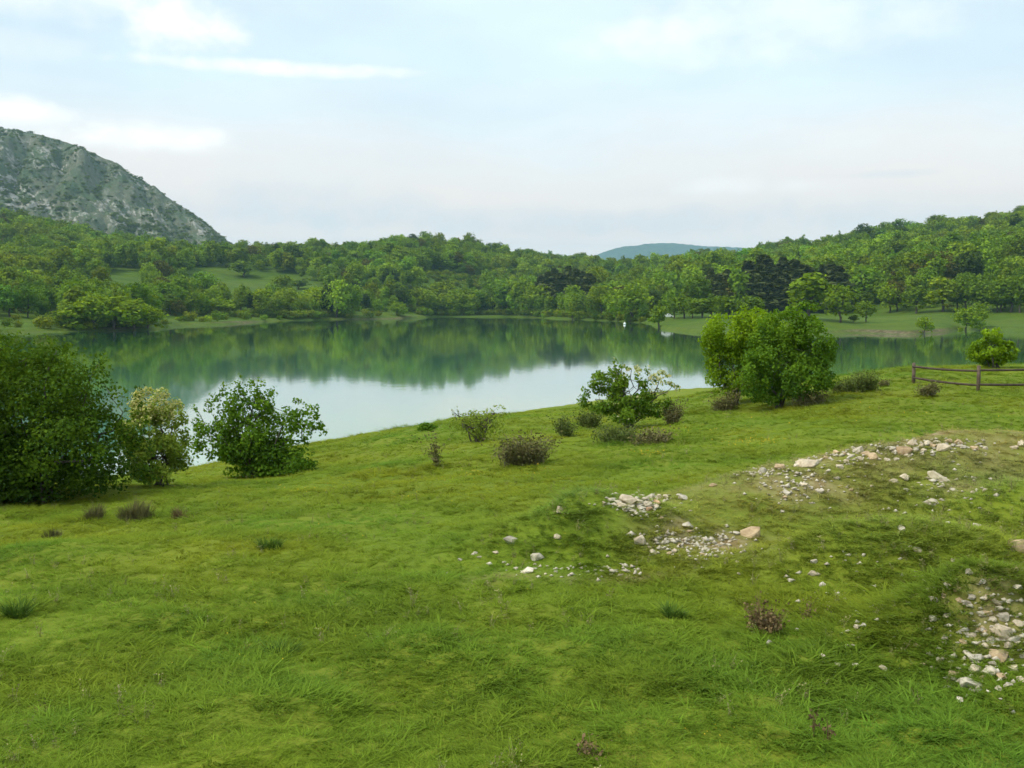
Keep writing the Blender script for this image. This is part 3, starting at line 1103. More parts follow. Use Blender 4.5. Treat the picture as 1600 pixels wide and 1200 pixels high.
def leafy_bush(name, label, base, lobes, mat, n, leaf, cat="bush", clump=.27, depth=.85, flower=None, stems=7, cper=22, group=None, top_light=.3, droop=0.0):
    """base: pixel where it stands; lobes: (px, py, rx, ry[, forward]) outline blobs in pixels, made into ellipsoids at that distance"""
    G = ground_at(*base)
    k = G[1] / F
    bx_, by_ = to_pix(G)
    L = []
    for q, lb in enumerate(lobes):
        fy = lb[4] if len(lb) > 4 else (-.35 if q % 2 else .3)
        rx = lb[2] * k
        L.append(((lb[0] - bx_[0]) * k, fy * rx, (by_[0] - lb[1]) * k, rx, rx * depth, lb[3] * k))
    P, O, tn, cc, pk = crown_cloud(L, n, clump, .5, cper)
    zt = max(l[2] + l[5] for l in L)
    ground = meadow_z(P[:, 0] + G[0], P[:, 1] + G[1]) - G[2]
    low = P[:, 2] < ground + .04
    P[low, 2] = ground[low] + rng.uniform(.03, .35, low.sum())
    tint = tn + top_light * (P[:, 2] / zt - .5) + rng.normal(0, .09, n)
    fl = np.zeros(n)
    if flower:
        f = flower(P[:, 0] / k + bx_[0], by_[0] - P[:, 2] / k)
        fl = (rng.uniform(size=n) < f) * rng.uniform(.55, 1, n)
    root = empty(name, G)
    tag(root, label, cat, group)
    V, I, at = leaf_quads(P, leaf, tint, O, {"flower": fl}, 1.55, droop)
    obj("crown", make_mesh(name + "_crown", V, I, 4, at), mat, root)
    paths = []
    for i in range(stems):
        l = L[i % len(L)]
        b = (rng.normal() * .12, rng.normal() * .12, -.08)
        main = limb(b, (l[0], l[1], l[2]), .035 + .02 * rng.random(), .012, .12, 7)
        paths.append(main)
        for j in range(5):
            c = cc[rng.integers(len(cc))]
            st = main[0][rng.integers(3, 6)] if j else np.array(l[:3])
            if np.linalg.norm(c - st) < 1.8 * max(l[3], l[5]):
                paths.append(limb(st, c, .012, .004, .12, 5))
    V, Q = tubes(paths, 5)
    obj("stems", make_mesh(name + "_stems", V, Q, 4, None, True), M_BARK, root)
    return root


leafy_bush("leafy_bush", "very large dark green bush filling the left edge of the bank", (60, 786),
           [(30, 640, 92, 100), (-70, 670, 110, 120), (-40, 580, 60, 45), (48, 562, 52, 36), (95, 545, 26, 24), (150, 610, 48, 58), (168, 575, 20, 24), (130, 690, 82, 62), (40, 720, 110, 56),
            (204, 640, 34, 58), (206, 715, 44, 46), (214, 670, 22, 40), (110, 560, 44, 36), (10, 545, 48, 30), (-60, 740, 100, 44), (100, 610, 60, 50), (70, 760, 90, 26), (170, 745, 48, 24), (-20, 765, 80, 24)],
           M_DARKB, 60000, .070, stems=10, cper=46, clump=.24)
leafy_bush("flowering_bush", "airy pale bush with cream flower heads beside the large dark bush", (250, 757),
           [(243, 632, 38, 30), (232, 668, 38, 38), (270, 668, 30, 40), (250, 710, 48, 38), (283, 712, 20, 26), (222, 700, 24, 34), (245, 742, 34, 16)],
           M_FLOW, 13000, .062, flower=lambda x, y: np.clip((668 - y) / 60, 0, .65) * (x < 285), clump=.22, cper=24, stems=9)
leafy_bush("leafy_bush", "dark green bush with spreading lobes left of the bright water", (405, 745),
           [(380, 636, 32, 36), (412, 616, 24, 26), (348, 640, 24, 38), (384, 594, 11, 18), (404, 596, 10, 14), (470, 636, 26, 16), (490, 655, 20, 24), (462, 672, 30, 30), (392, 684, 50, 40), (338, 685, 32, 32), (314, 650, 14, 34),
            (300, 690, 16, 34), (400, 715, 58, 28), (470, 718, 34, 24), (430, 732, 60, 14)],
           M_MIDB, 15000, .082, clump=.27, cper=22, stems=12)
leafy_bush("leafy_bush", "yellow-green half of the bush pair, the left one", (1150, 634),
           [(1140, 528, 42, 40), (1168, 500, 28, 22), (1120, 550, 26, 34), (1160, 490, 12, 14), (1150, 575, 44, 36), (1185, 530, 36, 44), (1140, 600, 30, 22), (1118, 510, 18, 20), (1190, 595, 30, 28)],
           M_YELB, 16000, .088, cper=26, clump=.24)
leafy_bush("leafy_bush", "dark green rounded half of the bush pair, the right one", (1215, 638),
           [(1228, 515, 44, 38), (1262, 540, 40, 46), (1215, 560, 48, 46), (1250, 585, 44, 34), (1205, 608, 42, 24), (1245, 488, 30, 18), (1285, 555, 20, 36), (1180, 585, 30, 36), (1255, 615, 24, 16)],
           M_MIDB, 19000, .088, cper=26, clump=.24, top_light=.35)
leafy_bush("leafy_bush", "small bright round bush behind the wooden fence", (1550, 575),
           [(1550, 545, 26, 18), (1548, 524, 18, 11), (1532, 553, 16, 13), (1568, 550, 16, 16), (1550, 560, 28, 10)],
           M_YELB, 3800, .12, cper=18)
leafy_bush("hawthorn_bush", "open green bush with bare creamy flowering twigs on its right side", (985, 668),
           [(952, 600, 28, 24), (958, 572, 12, 17), (930, 624, 24, 26), (985, 615, 30, 28), (1005, 588, 14, 22), (975, 640, 40, 20), (1030, 590, 20, 12), (1048, 604, 16, 9), (1030, 630, 24, 20), (985, 575, 18, 8)],
           M_BLOS, 6500, .085, flower=lambda x, y: np.where(((x > 1012) & (y < 615)) | ((x > 970) & (x < 1000) & (y < 585)), .75, .02), clump=.24, cper=16, stems=14)
leafy_bush("young_shrub", "thin feathery pale shrub against the bright water", (748, 692),
           [(745, 668, 38, 18), (774, 643, 22, 9), (755, 652, 28, 12), (722, 660, 20, 12), (710, 644, 5, 10)],
           M_FLOW, 1900, .06, clump=.35, cper=9, stems=12)
leafy_bush("low_shrub", "tiny dark round shrub at the very edge of the water", (667, 674), [(667, 668, 14, 6), (660, 669, 8, 5)], M_MIDB, 900, .09, stems=3)


# ---- twiggy scrub: many thin stems, brown below, greenish above
def scrub_material(name, a, b):
    t = NT(name)
    c = t.mix(t.attr("tint"), a, b)
    return t.surface(t.principled(c, .85, .1))


M_BROWN = scrub_material("brown_scrub", (0.120, 0.092, 0.058), (0.175, 0.175, 0.050))
M_OLIVE = scrub_material("olive_scrub", (0.085, 0.088, 0.036), (0.125, 0.175, 0.030))
M_RUST = scrub_material("dead_russet_stems", (0.14, 0.090, 0.045), (0.20, 0.145, 0.065))
M_TUSS = scrub_material("dark_grass_tussock", (0.055, 0.105, 0.020), (0.120, 0.200, 0.022))


def stem_fan(n, w, h, thick, lean=.35, droop=.1, leaflets=0, seed=0, lsize=.03):
    """thin tapering upright stems out of a spread-out base; each a bent strip of three quads"""
    r = np.random.default_rng(seed)
    m = max(2, min(9, n // 60))                      # a handful of clumps of unequal size make the outline ragged
    ca = r.uniform(0, 2 * math.pi, m); cq = np.sqrt(r.uniform(0, 1, m)) * w * .34
    chh = r.uniform(.5, 1.0, m); chh[0] = 1.0
    pk0 = r.integers(0, m, n)
    q = np.abs(r.normal(0, 1, n)) * w * .13 + .004; a = r.uniform(0, 2 * math.pi, n)
    ox = cq[pk0] * np.cos(ca[pk0]); oy = cq[pk0] * np.sin(ca[pk0])
    B0 = np.stack([(ox + q * np.cos(a)) * .85, (oy + q * np.sin(a)) * .7, np.full(n, -.05)], 1)
    hh = h * chh[pk0] * r.uniform(.4, 1.1, n) * np.exp(-(q / (w * .4)) ** 2)
    la = np.arctan2(oy + q * np.sin(a), ox + q * np.cos(a)) + r.normal(0, .9, n)
    D = np.stack([np.cos(la), np.sin(la), np.zeros(n)], 1) * (hh * lean * r.uniform(.1, 1.6, n))[:, None]
    face = r.uniform(0, math.pi, n)
    S = np.stack([np.cos(face), np.sin(face), np.zeros(n)], 1) * thick
    V = []
    for f, wd in ((0, 1), (.38, .85), (.72, .6), (1, .12)):
        C = B0 + D * f ** 1.5 + np.array([0, 0, 1.0]) * (hh * (f - droop * f ** 3))[:, None]
        V += [C - S * wd, C + S * wd]
    V = np.stack(V, 1)
    I = (np.arange(n)[:, None, None] * 8 + np.array([[0, 1, 3, 2], [2, 3, 5, 4], [4, 5, 7, 6]])[None]).ravel()
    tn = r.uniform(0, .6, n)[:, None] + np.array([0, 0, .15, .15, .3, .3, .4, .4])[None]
    V = V.reshape(-1, 3); T = tn.ravel()
    if leaflets:
        pk = r.integers(0, n, leaflets); f = r.uniform(.3, 1, leaflets)
        C = B0[pk] + D[pk] * (f ** 1.5)[:, None] + np.array([0, 0, 1.0]) * (hh[pk] * f)[:, None] + r.normal(size=(leaflets, 3)) * lsize * 1.1
        V2, I2, at = leaf_quads(C, lsize, r.uniform(.2, 1, leaflets))
        I = np.concatenate([I, I2 + len(V)]); V = np.concatenate([V, V2]); T = np.concatenate([T, at["tint"]])
    return V, I, np.clip(T, 0, 1)


FEET = []


def scrub(name, label, base, wpx, hpx, mat, n=500, cat="shrub", lean=.35, leaflets=900, thick=.006, group=None, droop=.08):
    G = ground_at(*base)
    k = G[1] / F
    FEET.append((G[0], G[1], wpx * k))
    leafy = name in ("brown_scrub", "upright_shrub")
    V, I, T = stem_fan(int(n * .55) if leafy else n, wpx * k, hpx * k, thick, lean * (2.0 if leafy else 1.2), droop, int(leaflets * 2.2), seed=int(base[0] * 7 + base[1]), lsize=.052 if leafy else .03)
    V[:, 2] += meadow_z(V[:, 0] * .8 + G[0], V[:, 1] * .8 + G[1]) - G[2]
    o = obj(name, make_mesh(name, V, I, 4, {"tint": T}), mat)
    o.location = G
    o.rotation_euler = (0, 0, 0)
    tag(o, label, cat, group)
    return o


scrub("brown_scrub", "large brown twiggy scrub in the middle of the meadow", (818, 728), 82, 64, M_BROWN, 1500, leaflets=1800)
scrub("brown_scrub", "slim brown scrub with a dead stem at the left of the twiggy scrub", (687, 728), 22, 62, M_BROWN, 60, leaflets=150, lean=.2)
scrub("brown_scrub", "small dark scrub just left of the creamy hawthorn", (890, 682), 26, 36, M_OLIVE, 350)
scrub("brown_scrub", "dark scrub at the left foot of the creamy hawthorn", (922, 668), 40, 40, M_OLIVE, 600)
scrub("brown_scrub", "wide low scrub in front of the creamy hawthorn", (965, 690), 80, 34, M_OLIVE, 900, lean=.5)
scrub("brown_scrub", "low brown scrub to the front right of the creamy hawthorn", (1020, 694), 62, 30, M_BROWN, 600, lean=.5)
scrub("upright_shrub", "dark spiky upright shrub at the right side of the hawthorn", (1052, 662), 26, 44, M_BROWN, 350, lean=.25)
scrub("brown_scrub", "brown scrub at the left foot of the yellow-green bush", (1130, 643), 52, 42, M_BROWN, 900)
scrub("brown_scrub", "low brown scrub at the right foot of the dark rounded bush", (1262, 632), 74, 30, M_BROWN, 900, lean=.5)
scrub("upright_shrub", "left dark bristly shrub between the bush pair and the fence", (1322, 614), 40, 32, M_OLIVE, 600)
scrub("upright_shrub", "right taller bristly shrub between the bush pair and the fence", (1352, 611), 44, 40, M_OLIVE, 800, lean=.25)
scrub("brown_scrub", "tiny dark scrub under the first fence post", (1379, 603), 10, 10, M_BROWN, 80)
scrub("brown_scrub", "small dark brown scrub under the fence rails", (1453, 618), 26, 26, M_BROWN, 350)
scrub("brown_tussock", "left of the two dark brown rush tussocks below the large dark bush", (145, 812), 46, 34, M_BROWN, 700, "tussock", leaflets=0)
scrub("brown_tussock", "right and larger of the two dark brown rush tussocks", (206, 812), 66, 40, M_BROWN, 1000, "tussock", leaflets=0)
scrub("brown_tussock", "fainter brown tussock right of the dark brown pair", (288, 812), 44, 26, M_RUST, 350, "tussock", leaflets=0)
scrub("brown_tussock", "faint brown tussock left of the dark brown pair", (82, 840), 46, 24, M_BROWN, 350, "tussock", leaflets=0)
scrub("grass_tussock", "dark green grass tussock in the left half of the meadow", (418, 858), 44, 30, M_TUSS, 600, "tussock", leaflets=0, lean=.6)
scrub("grass_tussock", "dark grass tussock at the left picture edge", (25, 962), 56, 40, M_TUSS, 500, "tussock", leaflets=0, lean=.6)
scrub("grass_tussock", "flat dark tussock low in the left foreground", (445, 1022), 60, 30, M_TUSS, 450, "tussock", leaflets=0, lean=.9)
scrub("grass_tussock", "small dark tussock in the middle of the foreground", (1050, 962), 50, 34, M_TUSS, 300, "tussock", leaflets=0, lean=.6)
scrub("dead_shrub", "reddish brown dead shrub in the right foreground", (1200, 988), 58, 72, M_RUST, 420, leaflets=250, lean=.3, thick=.0035)
scrub("dead_shrub", "few thin dry stems right of the reddish dead shrub", (1255, 975), 26, 54, M_RUST, 40, leaflets=40, lean=.3, thick=.003)
scrub("dry_stalk", "left of two dark dry stalks at the lower right", (1273, 1150), 10, 72, M_RUST, 14, "stalk", leaflets=10, lean=.08, thick=.003)
scrub("dry_stalk", "right and taller of two dark dry stalks at the lower right", (1294, 1160), 12, 82, M_RUST, 18, "stalk", leaflets=10, lean=.08, thick=.003)
scrub("dead_shrub", "low brown dead weeds at the bottom of the picture", (935, 1180), 90, 40, M_RUST, 120, leaflets=60, lean=.5, thick=.003)

# ------------------------------------------------------------------ wooden fence
t = NT("weathered_timber")
wgr = t.noise(3, 6, .6, stretch=((1, 1, 1), (0, 0, 0)))
M_POST = t.surface(t.principled(t.mix(t.ramp(wgr, .3, .7), (0.090, 0.062, 0.045), (0.17, 0.125, 0.092)), .85, .2, wgr, .4, .01))
t = NT("dark_rail_timber")
wgr = t.noise(4, 6, .6)
M_RAIL = t.surface(t.principled(t.mix(t.ramp(wgr, .3, .7), (0.052, 0.038, 0.028), (0.105, 0.078, 0.058)), .85, .2, wgr, .4, .01))
fp = []
for fpx, fbase, ftop in ((1427, 599, 567), (1528, 612, 571), (1660, 610, 566)):
    G = ground_at(fpx, fbase, 40, 60)
    fp.append((G, (fbase - ftop) * G[1] / F))
fence = empty("wooden_fence", fp[0][0])
tag(fence, "dark timber post and rail fence at the right edge of the bank", "fence")
f0 = fp[0][0]
for G, hgt_ in fp:
    b = np.array(G) - f0
    pts = [b + (0, 0, -.3), b + (.01, 0, hgt_ * .5), b + (0, .01, hgt_ - .02), b + (0, .01, hgt_ + .01)]
    V, Q = tubes([(pts, [.085, .085, .08, .05])], 10)
    me = make_mesh("fence_post", V, Q, 4, None, True)
    bm = bmesh.new(); bm.from_mesh(me)
    bmesh.ops.holes_fill(bm, edges=[e for e in bm.edges if e.is_boundary], sides=12)
    bm.to_mesh(me); bm.free()
    obj("post", me, M_POST, fence)
for q in range(2):
    A, ha = fp[q]; B_, hb = fp[q + 1]
    for lev in (.83, .28):
        a = np.array(A) - f0 + (0, -.11, ha * lev); b = np.array(B_) - f0 + (0, -.11, hb * (lev - (.0 if q else .03)))
        d_ = (b - a)
        a = a - d_ * .035
        b = b - d_ * .004
        if q:
            a = a + d_ * .04
        P_ = [a + d_ * 1.03 * s + np.array([0, 0, -.05 * math.sin(s * math.pi)]) for s in np.linspace(0, .99, 9)]
        V, Q = tubes([(P_, [.05, .058, .055, .052, .056, .05, .052, .05, .046])], 8)
        me = make_mesh("fence_rail", V, Q, 4, None, True)
        bm = bmesh.new(); bm.from_mesh(me)
        bmesh.ops.holes_fill(bm, edges=[e for e in bm.edges if e.is_boundary], sides=12)
        bm.to_mesh(me); bm.free()
        obj("rail", me, M_RAIL, fence)

# ------------------------------------------------------------------ stones
t = NT("pale_limestone")
ng = t.noise(9, 6, .7)
oi = t.new("ShaderNodeObjectInfo")
stc = t.mix(t.ramp(ng, .35, .68), (0.42, 0.36, 0.27), (0.68, 0.61, 0.49))
stc = t.mix(1.0, stc, oi.outputs["Color"], 'MULTIPLY')
stc = t.mix(t.ramp(t.noise(3, 4, .6), .55, .75, 0, .5), stc, (0.26, 0.20, 0.14))
M_STONE = t.surface(t.principled(stc, .9, .2, ng, .6, .03))


def stone_mesh(seed):
    r = random.Random(seed)
    bm = bmesh.new()
    for i in range(17):
        v = Vector((r.gauss(0, 1), r.gauss(0, 1), r.gauss(0, 1))).normalized()
        v *= r.uniform(.40, .56)
        bm.verts.new((v.x, v.y * .85, v.z * .72))
    bmesh.ops.convex_hull(bm, input=bm.verts[:])
    bmesh.ops.delete(bm, geom=[v for v in bm.verts if not v.link_faces], context='VERTS')
    bmesh.ops.bevel(bm, geom=bm.edges[:], offset=.016, segments=1, affect='EDGES', profile=.6)
    me = bpy.data.meshes.new("limestone_rock")
    bm.to_mesh(me); bm.free()
    me.materials.append(M_STONE)
    return me


STN = [stone_mesh(i) for i in range(9)]


def stone(px, py, wpx, label, group=None, hue=None, tall=1.0, name="rock"):
    G = ground_at(px, py + wpx * .18 * tall)
    s = wpx * 1.16 * G[1] / F / .86
    o = bpy.data.objects.new(name, random.choice(STN))
    col.objects.link(o)
    o.location = (G[0], G[1], G[2] + s * .06 * tall)
    o.scale = (s, s * random.uniform(.7, 1.05), s * random.uniform(.75, 1.0) * tall)
    o.rotation_euler = (random.uniform(-.4, .4), random.uniform(-.4, .4), random.uniform(0, 6.28))
    v = random.uniform(.82, 1.1)
    c = hue or random.choice([(1, .98, .95), (1, .95, .88), (.92, .92, .92), (1, .93, .84)])
    o.color = (c[0] * v, c[1] * v, c[2] * v, 1)
    tag(o, label, "rock", group)
    return o


def place_word(L, a, b, c):
    xs = sorted(q[0] for q in L); ys = sorted(q[1] for q in L); cs = sorted(q[2] for q in L)
    f = lambda v, arr: arr.index(v) / max(1, len(arr) - 1)
    h = ("left end", "left part", "middle", "right part", "right end")[min(4, int(f(a, xs) * 5))]
    v_ = "upper" if f(b, ys) < .34 else ("lower" if f(b, ys) > .67 else "central")
    z_ = "larger" if f(c, cs) > .7 else ("smaller" if f(c, cs) < .3 else "medium")
    return z_, v_ + " " + h


TAN, BRN, RED_ = (.92, .76, .58), (.68, .54, .40), (.9, .64, .48)
ONE = [(981, 780, 26, "largest pale rock at the back of the heap on the grassy mound", None, 1),
       (876, 799, 20, "flat pale rock alone left of the stone heap", None, .6),
       (799, 845, 22, "grey half-buried rock at the left foot of the grassy mound", (.8, .8, .8), .8),
       (1000, 847, 18, "upright pale rock on the right side of the grassy mound", None, 1.3),
       (837, 873, 22, "dull rock in the grass in front of the mound's left end", (.75, .76, .72), .8),
       (823, 891, 20, "bright white rock at the left front of the grassy mound", (1.15, 1.15, 1.12), .8),
       (719, 876, 11, "small white rock farthest left in the grass", (1.1, 1.1, 1.1), .8),
       (1068, 778, 18, "single pale rock right of the stone heap", None, .9),
       (1074, 822, 20, "pale rock on the bare earth below the stone heap", None, .9),
       (1173, 832, 30, "big tan boulder at the right end of the bare earth", TAN, 1.05),
       (1593, 852, 40, "largest orange-tan boulder at the right picture edge", TAN, 1.0),
       (1413, 703, 24, "brown boulder among the rocks on top of the ridge", BRN, 1.1),
       (1340, 702, 16, "pale rock sticking up on the left part of the ridge", None, 1.1),
       (1262, 723, 34, "long flat pale rock at the left end of the ridge", None, .7),
       (1466, 745, 30, "large pale rock on the grassy slope below the ridge", (1, .98, .86), .8),
       (1455, 786, 20, "leaning pale rock lower on the grassy slope", None, .8),
       (1157, 1060, 14, "small white rock alone in the foreground grass", (1.1, 1.1, 1.05), .7),
       (1514, 1066, 38, "big flat pale rock at the front of the right rubble heap", (1, 1, .95), .8),
       (1499, 1096, 16, "white rock in the grass just in front of the right rubble heap", (1.1, 1.1, 1.1), .8),
       (1409, 828, 13, "white rock on the crest of the right grassy mound", (1.1, 1.1, 1.1), .9)]
for px_, py_, w_, lb, hue_, tl in ONE:
    stone(px_, py_, w_, lb, None, hue_, tl)
PILE = [(945, 786, 11), (955, 783, 13), (966, 784, 12), (972, 790, 14), (985, 790, 15), (996, 786, 16), (1008, 779, 14), (1018, 775, 16), (1030, 777, 14), (1040, 776, 11), (1026, 784, 14), (1012, 788, 13),
        (1000, 794, 14), (988, 797, 13), (976, 796, 11), (1014, 796, 12), (1004, 802, 12), (1024, 792, 11), (994, 803, 10), (1036, 785, 11), (960, 790, 9), (1010, 806, 9), (1002, 774, 11), (990, 774, 10)]
for i, (a, b, c) in enumerate(PILE):
    stone(a, b, c, "%s angular rock at the %s of the heap on the grassy mound" % place_word(PILE, a, b, c), "rocks heaped on the grassy mound", RED_ if i in (10, 15) else None, .9)
RIDG = [(1114, 757, 12), (1192, 735, 16), (1220, 730, 18), (1290, 715, 9), (1307, 706, 13), (1320, 710, 9), (1330, 712, 10), (1352, 708, 14), (1364, 713, 22), (1312, 729, 12), (1322, 720, 9), (1394, 702, 15),
        (1386, 718, 10), (1400, 718, 9), (1425, 693, 14), (1432, 702, 12), (1440, 697, 10), (1449, 692, 14), (1458, 697, 10), (1464, 690, 12), (1475, 699, 20), (1482, 690, 12), (1489, 695, 10), (1497, 691, 13), (1503, 698, 11),
        (1522, 699, 14), (1540, 702, 9), (1585, 700, 12), (1597, 694, 18), (1345, 717, 9), (1372, 719, 10), (1280, 720, 10), (1244, 727, 10), (1176, 741, 10), (1418, 712, 9), (1444, 705, 9)]
for a, b, c in RIDG:
    stone(a, b, c, "%s rock at the %s of the stones along the ridge" % place_word(RIDG, a, b, c), "rocks along the ridge top", random.choice([None, None, None, TAN]), .95)
SLOPE = [(1413, 746, 18), (1396, 751, 12), (1229, 769, 13), (1281, 766, 13), (1255, 757, 13), (1489, 765, 10), (1528, 822, 13), (1240, 765, 9), (1225, 778, 9), (1222, 800, 9), (1265, 762, 9), (1470, 761, 10), (1520, 770, 10), (1538, 766, 9), (1362, 760, 8), (1330, 765, 8)]
for a, b, c in SLOPE:
    stone(a, b, c, "%s rock at the %s of the slope below the ridge" % place_word(SLOPE, a, b, c), "rocks on the slope below the ridge", random.choice([None, None, TAN]), .85)
EARTH = [(1088, 852, 11), (1032, 856, 12), (1021, 864, 13), (1151, 833, 13), (1076, 831, 10), (1042, 846, 9), (1055, 862, 9), (1105, 859, 10), (1125, 852, 8), (1068, 845, 9), (1098, 867, 9), (1045, 866, 9), (1062, 854, 8), (1119, 868, 8), (1016, 859, 9), (1032, 810, 9), (1052, 834, 9), (1140, 846, 8)]
for a, b, c in EARTH:
    stone(a, b, c, "%s little rock at the %s of the bare earth patch" % place_word(EARTH, a, b, c), "rocks on the bare earth", random.choice([None, None, TAN]), .85)
FRONTM = [(872, 841, 13), (741, 866, 10), (749, 870, 8), (806, 889, 9), (975, 883, 9), (986, 884, 7), (868, 893, 7), (852, 897, 7), (774, 863, 9), (836, 882, 8), (953, 900, 9), (970, 899, 9), (788, 880, 7)]
for a, b, c in FRONTM:
    stone(a, b, c, "%s little pale rock at the %s of the grassy mound's foot" % place_word(FRONTM, a, b, c), "little rocks round the grassy mound", None, .85)
MIDR = [(1433, 863, 14), (1272, 880, 15), (1271, 899, 17), (1236, 906, 13), (1514, 893, 14), (1432, 903, 11), (1284, 913, 10), (1455, 905, 12), (1537, 908, 10), (1488, 880, 9), (1333, 944, 13), (1344, 961, 12), (1339, 981, 13), (1324, 1010, 12), (1285, 1028, 12), (1308, 1037, 12), (1336, 1041, 12), (1380, 1047, 13), (1155, 898, 7), (1152, 878, 8)]
for a, b, c in MIDR:
    stone(a, b, c, "%s loose pale rock at the %s of the grass by the rubble heap" % place_word(MIDR, a, b, c), "loose rocks round the right rubble heap", None, .85)
HEAP = [(1459, 936, 16), (1452, 923, 13), (1482, 922, 14), (1495, 921, 12), (1458, 969, 18), (1480, 965, 16), (1434, 1009, 15), (1517, 995, 17), (1541, 961, 15), (1568, 963, 19), (1565, 986, 30), (1547, 1001, 17), (1527, 1027, 24), (1512, 1022, 18),
        (1560, 1025, 32), (1524, 1045, 24), (1548, 1050, 24), (1563, 1058, 18), (1488, 1052, 14), (1443, 1042, 14), (1459, 1046, 14), (1453, 1024, 13), (1590, 925, 20), (1557, 948, 14), (1583, 1000, 20), (1540, 1012, 14), (1575, 1012, 15), (1535, 985, 14),
        (1552, 974, 14), (1590, 972, 15), (1505, 1008, 13), (1500, 938, 13), (1520, 933, 14), (1510, 947, 12), (1475, 935, 11), (1580, 1045, 20), (1595, 1062, 18), (1595, 1028, 18), (1535, 1060, 16), (1575, 1070, 15), (1550, 1037, 14), (1523, 1010, 13), (1560, 1078, 12), (1480, 1075, 12),
        (1608, 940, 16), (1610, 985, 18), (1612, 1012, 20), (1476, 1000, 12), (1465, 1032, 12), (1540, 940, 11), (1573, 940, 12)]
for i, (a, b, c) in enumerate(HEAP):
    stone(a, b, c, "%s rough rock at the %s of the right rubble heap" % place_word(HEAP, a, b, c), "rocks in the right rubble heap", random.choice([None, None, (.85, .83, .78), TAN]), .9)

# stone chips too small to count
cv, ci, base_i = [], [], 0
chips = []
for (cx0, cy0, rx0, ry0, m) in ((1090, 852, 70, 18, 260), (1000, 792, 55, 16, 150), (1545, 1005, 75, 70, 260), (1440, 700, 120, 12, 260), (1250, 762, 70, 22, 160), (1480, 770, 90, 40, 110), (900, 893, 140, 10, 90), (1350, 930, 130, 70, 90), (1310, 718, 60, 12, 120), (1190, 738, 40, 8, 60)):
    for i in range(int(m * .8)):
        chips.append((rng.normal(cx0, rx0 * .55), rng.normal(cy0, ry0 * .6)))
chips = np.array(chips)
ch_v, ch_f = [], []
octa = np.array([(1, 0, 0), (-1, 0, 0), (0, 1, 0), (0, -1, 0), (0, 0, 1), (0, 0, -1)], float)
ofc = np.array([(0, 2, 4), (2, 1, 4), (1, 3, 4), (3, 0, 4), (2, 0, 5), (1, 2, 5), (3, 1, 5), (0, 3, 5)])
for k, (a, b) in enumerate(chips):
    if b < 686 or b > 1120:
        continue
    G = ground_at(a, b)
    if G[1] > 24:
        continue
    s = rng.uniform(.014, .046) * (1 if rng.random() < .9 else 1.5)
    ch_f.append(ofc + 6 * len(ch_v))
    ch_v.append(octa * s * rng.uniform(.6, 1.2, (6, 1)) * np.array([1.2, 1, .7]) + rng.normal(0, s * .2, (6, 3)) + G + np.array([0, 0, s * .35]))
gr = obj("stone_chips", make_mesh("stone_chips", np.concatenate(ch_v), np.concatenate(ch_f), 3), M_STONE)
tag(gr, "small pale stone chips strewn over the spoil heaps", "gravel", kind="stuff")

# ------------------------------------------------------------------ grass
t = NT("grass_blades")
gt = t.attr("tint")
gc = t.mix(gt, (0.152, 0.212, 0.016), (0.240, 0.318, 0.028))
gc = t.mix(1.0, gc, t.attr("tree_tint", 'INSTANCER', False), 'MULTIPLY')
p = t.principled(gc, .75, .05)
tr = t.new("ShaderNodeBsdfTranslucent"); t.link(gc, tr.inputs["Color"])
mx = t.new("ShaderNodeMixShader"); mx.inputs[0].default_value = .38
t.link(p.outputs[0], mx.inputs[1]); t.link(tr.outputs[0], mx.inputs[2])
M_GRASS = t.surface(mx)


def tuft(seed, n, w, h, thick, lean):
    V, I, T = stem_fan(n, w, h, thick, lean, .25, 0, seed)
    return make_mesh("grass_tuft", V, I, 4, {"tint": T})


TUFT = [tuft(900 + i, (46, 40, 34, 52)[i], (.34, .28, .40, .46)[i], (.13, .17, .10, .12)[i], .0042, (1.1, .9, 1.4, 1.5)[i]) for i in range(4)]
ng_ = 150000
gd = 6.5 + (66 - 6.5) * rng.uniform(0, 1, ng_) ** 1.5
gu = rng.uniform(-.60, .60, ng_)
qx_, qy_ = gu * gd, gd
ftx = np.concatenate([rng.normal(a, w * .45, 34) for a, b, w in FEET]); fty = np.concatenate([rng.normal(b - .1, w * .4, 34) for a, b, w in FEET])
n_feet = len(ftx)
qx_ = np.concatenate([qx_, ftx]); qy_ = np.concatenate([qy_, fty])
is_foot = np.arange(len(qx_)) >= ng_
ng_ += n_feet
qz = meadow_z(qx_, qy_)
so = soil_mask(qx_, qy_)
kp = (qz > .12) & (rng.uniform(size=ng_) > so * .72)
qx_, qy_, qz, so, is_foot = qx_[kp], qy_[kp], qz[kp], so[kp], is_foot[kp]
nG = len(qx_)
lush = vnoise(qx_ * .5, qy_ * .5, 51) + .6 * vnoise(qx_ * 1.7, qy_ * 1.7, 52)
dry = vnoise(qx_ * .23, qy_ * .3, 53) + .5 * vnoise(qx_ * .9, qy_ * .9, 54)
mnd = sum(np.exp(-((qx_ - m_[0]) / m_[3]) ** 2 - ((qy_ - m_[1]) / (m_[4] + .2)) ** 2) for m_ in MOUNDS[:3])
gs_ = (1 - .05 * mnd + .35 * is_foot) * np.exp(.32 * lush + rng.normal(0, .2, nG)) * (.8 + qy_ / 75) * (1 - .35 * so)
gv = (1 + .28 * mnd + .3 * np.clip(ridge_h(qx_, qy_) * 1.2, 0, 1)) * np.exp(-.10 * lush + rng.normal(0, .12, nG))
rid_ = np.clip(ridge_h(qx_, qy_) * 1.2, 0, 1)
gtint = np.stack([gv * (1 + .26 * dry + .45 * so + .35 * rid_), gv * (1 + .06 * dry), gv * (1 - .1 * dry + 1.6 * so + 2.4 * rid_ + .9 * mnd)], 1).clip(.4, 5)
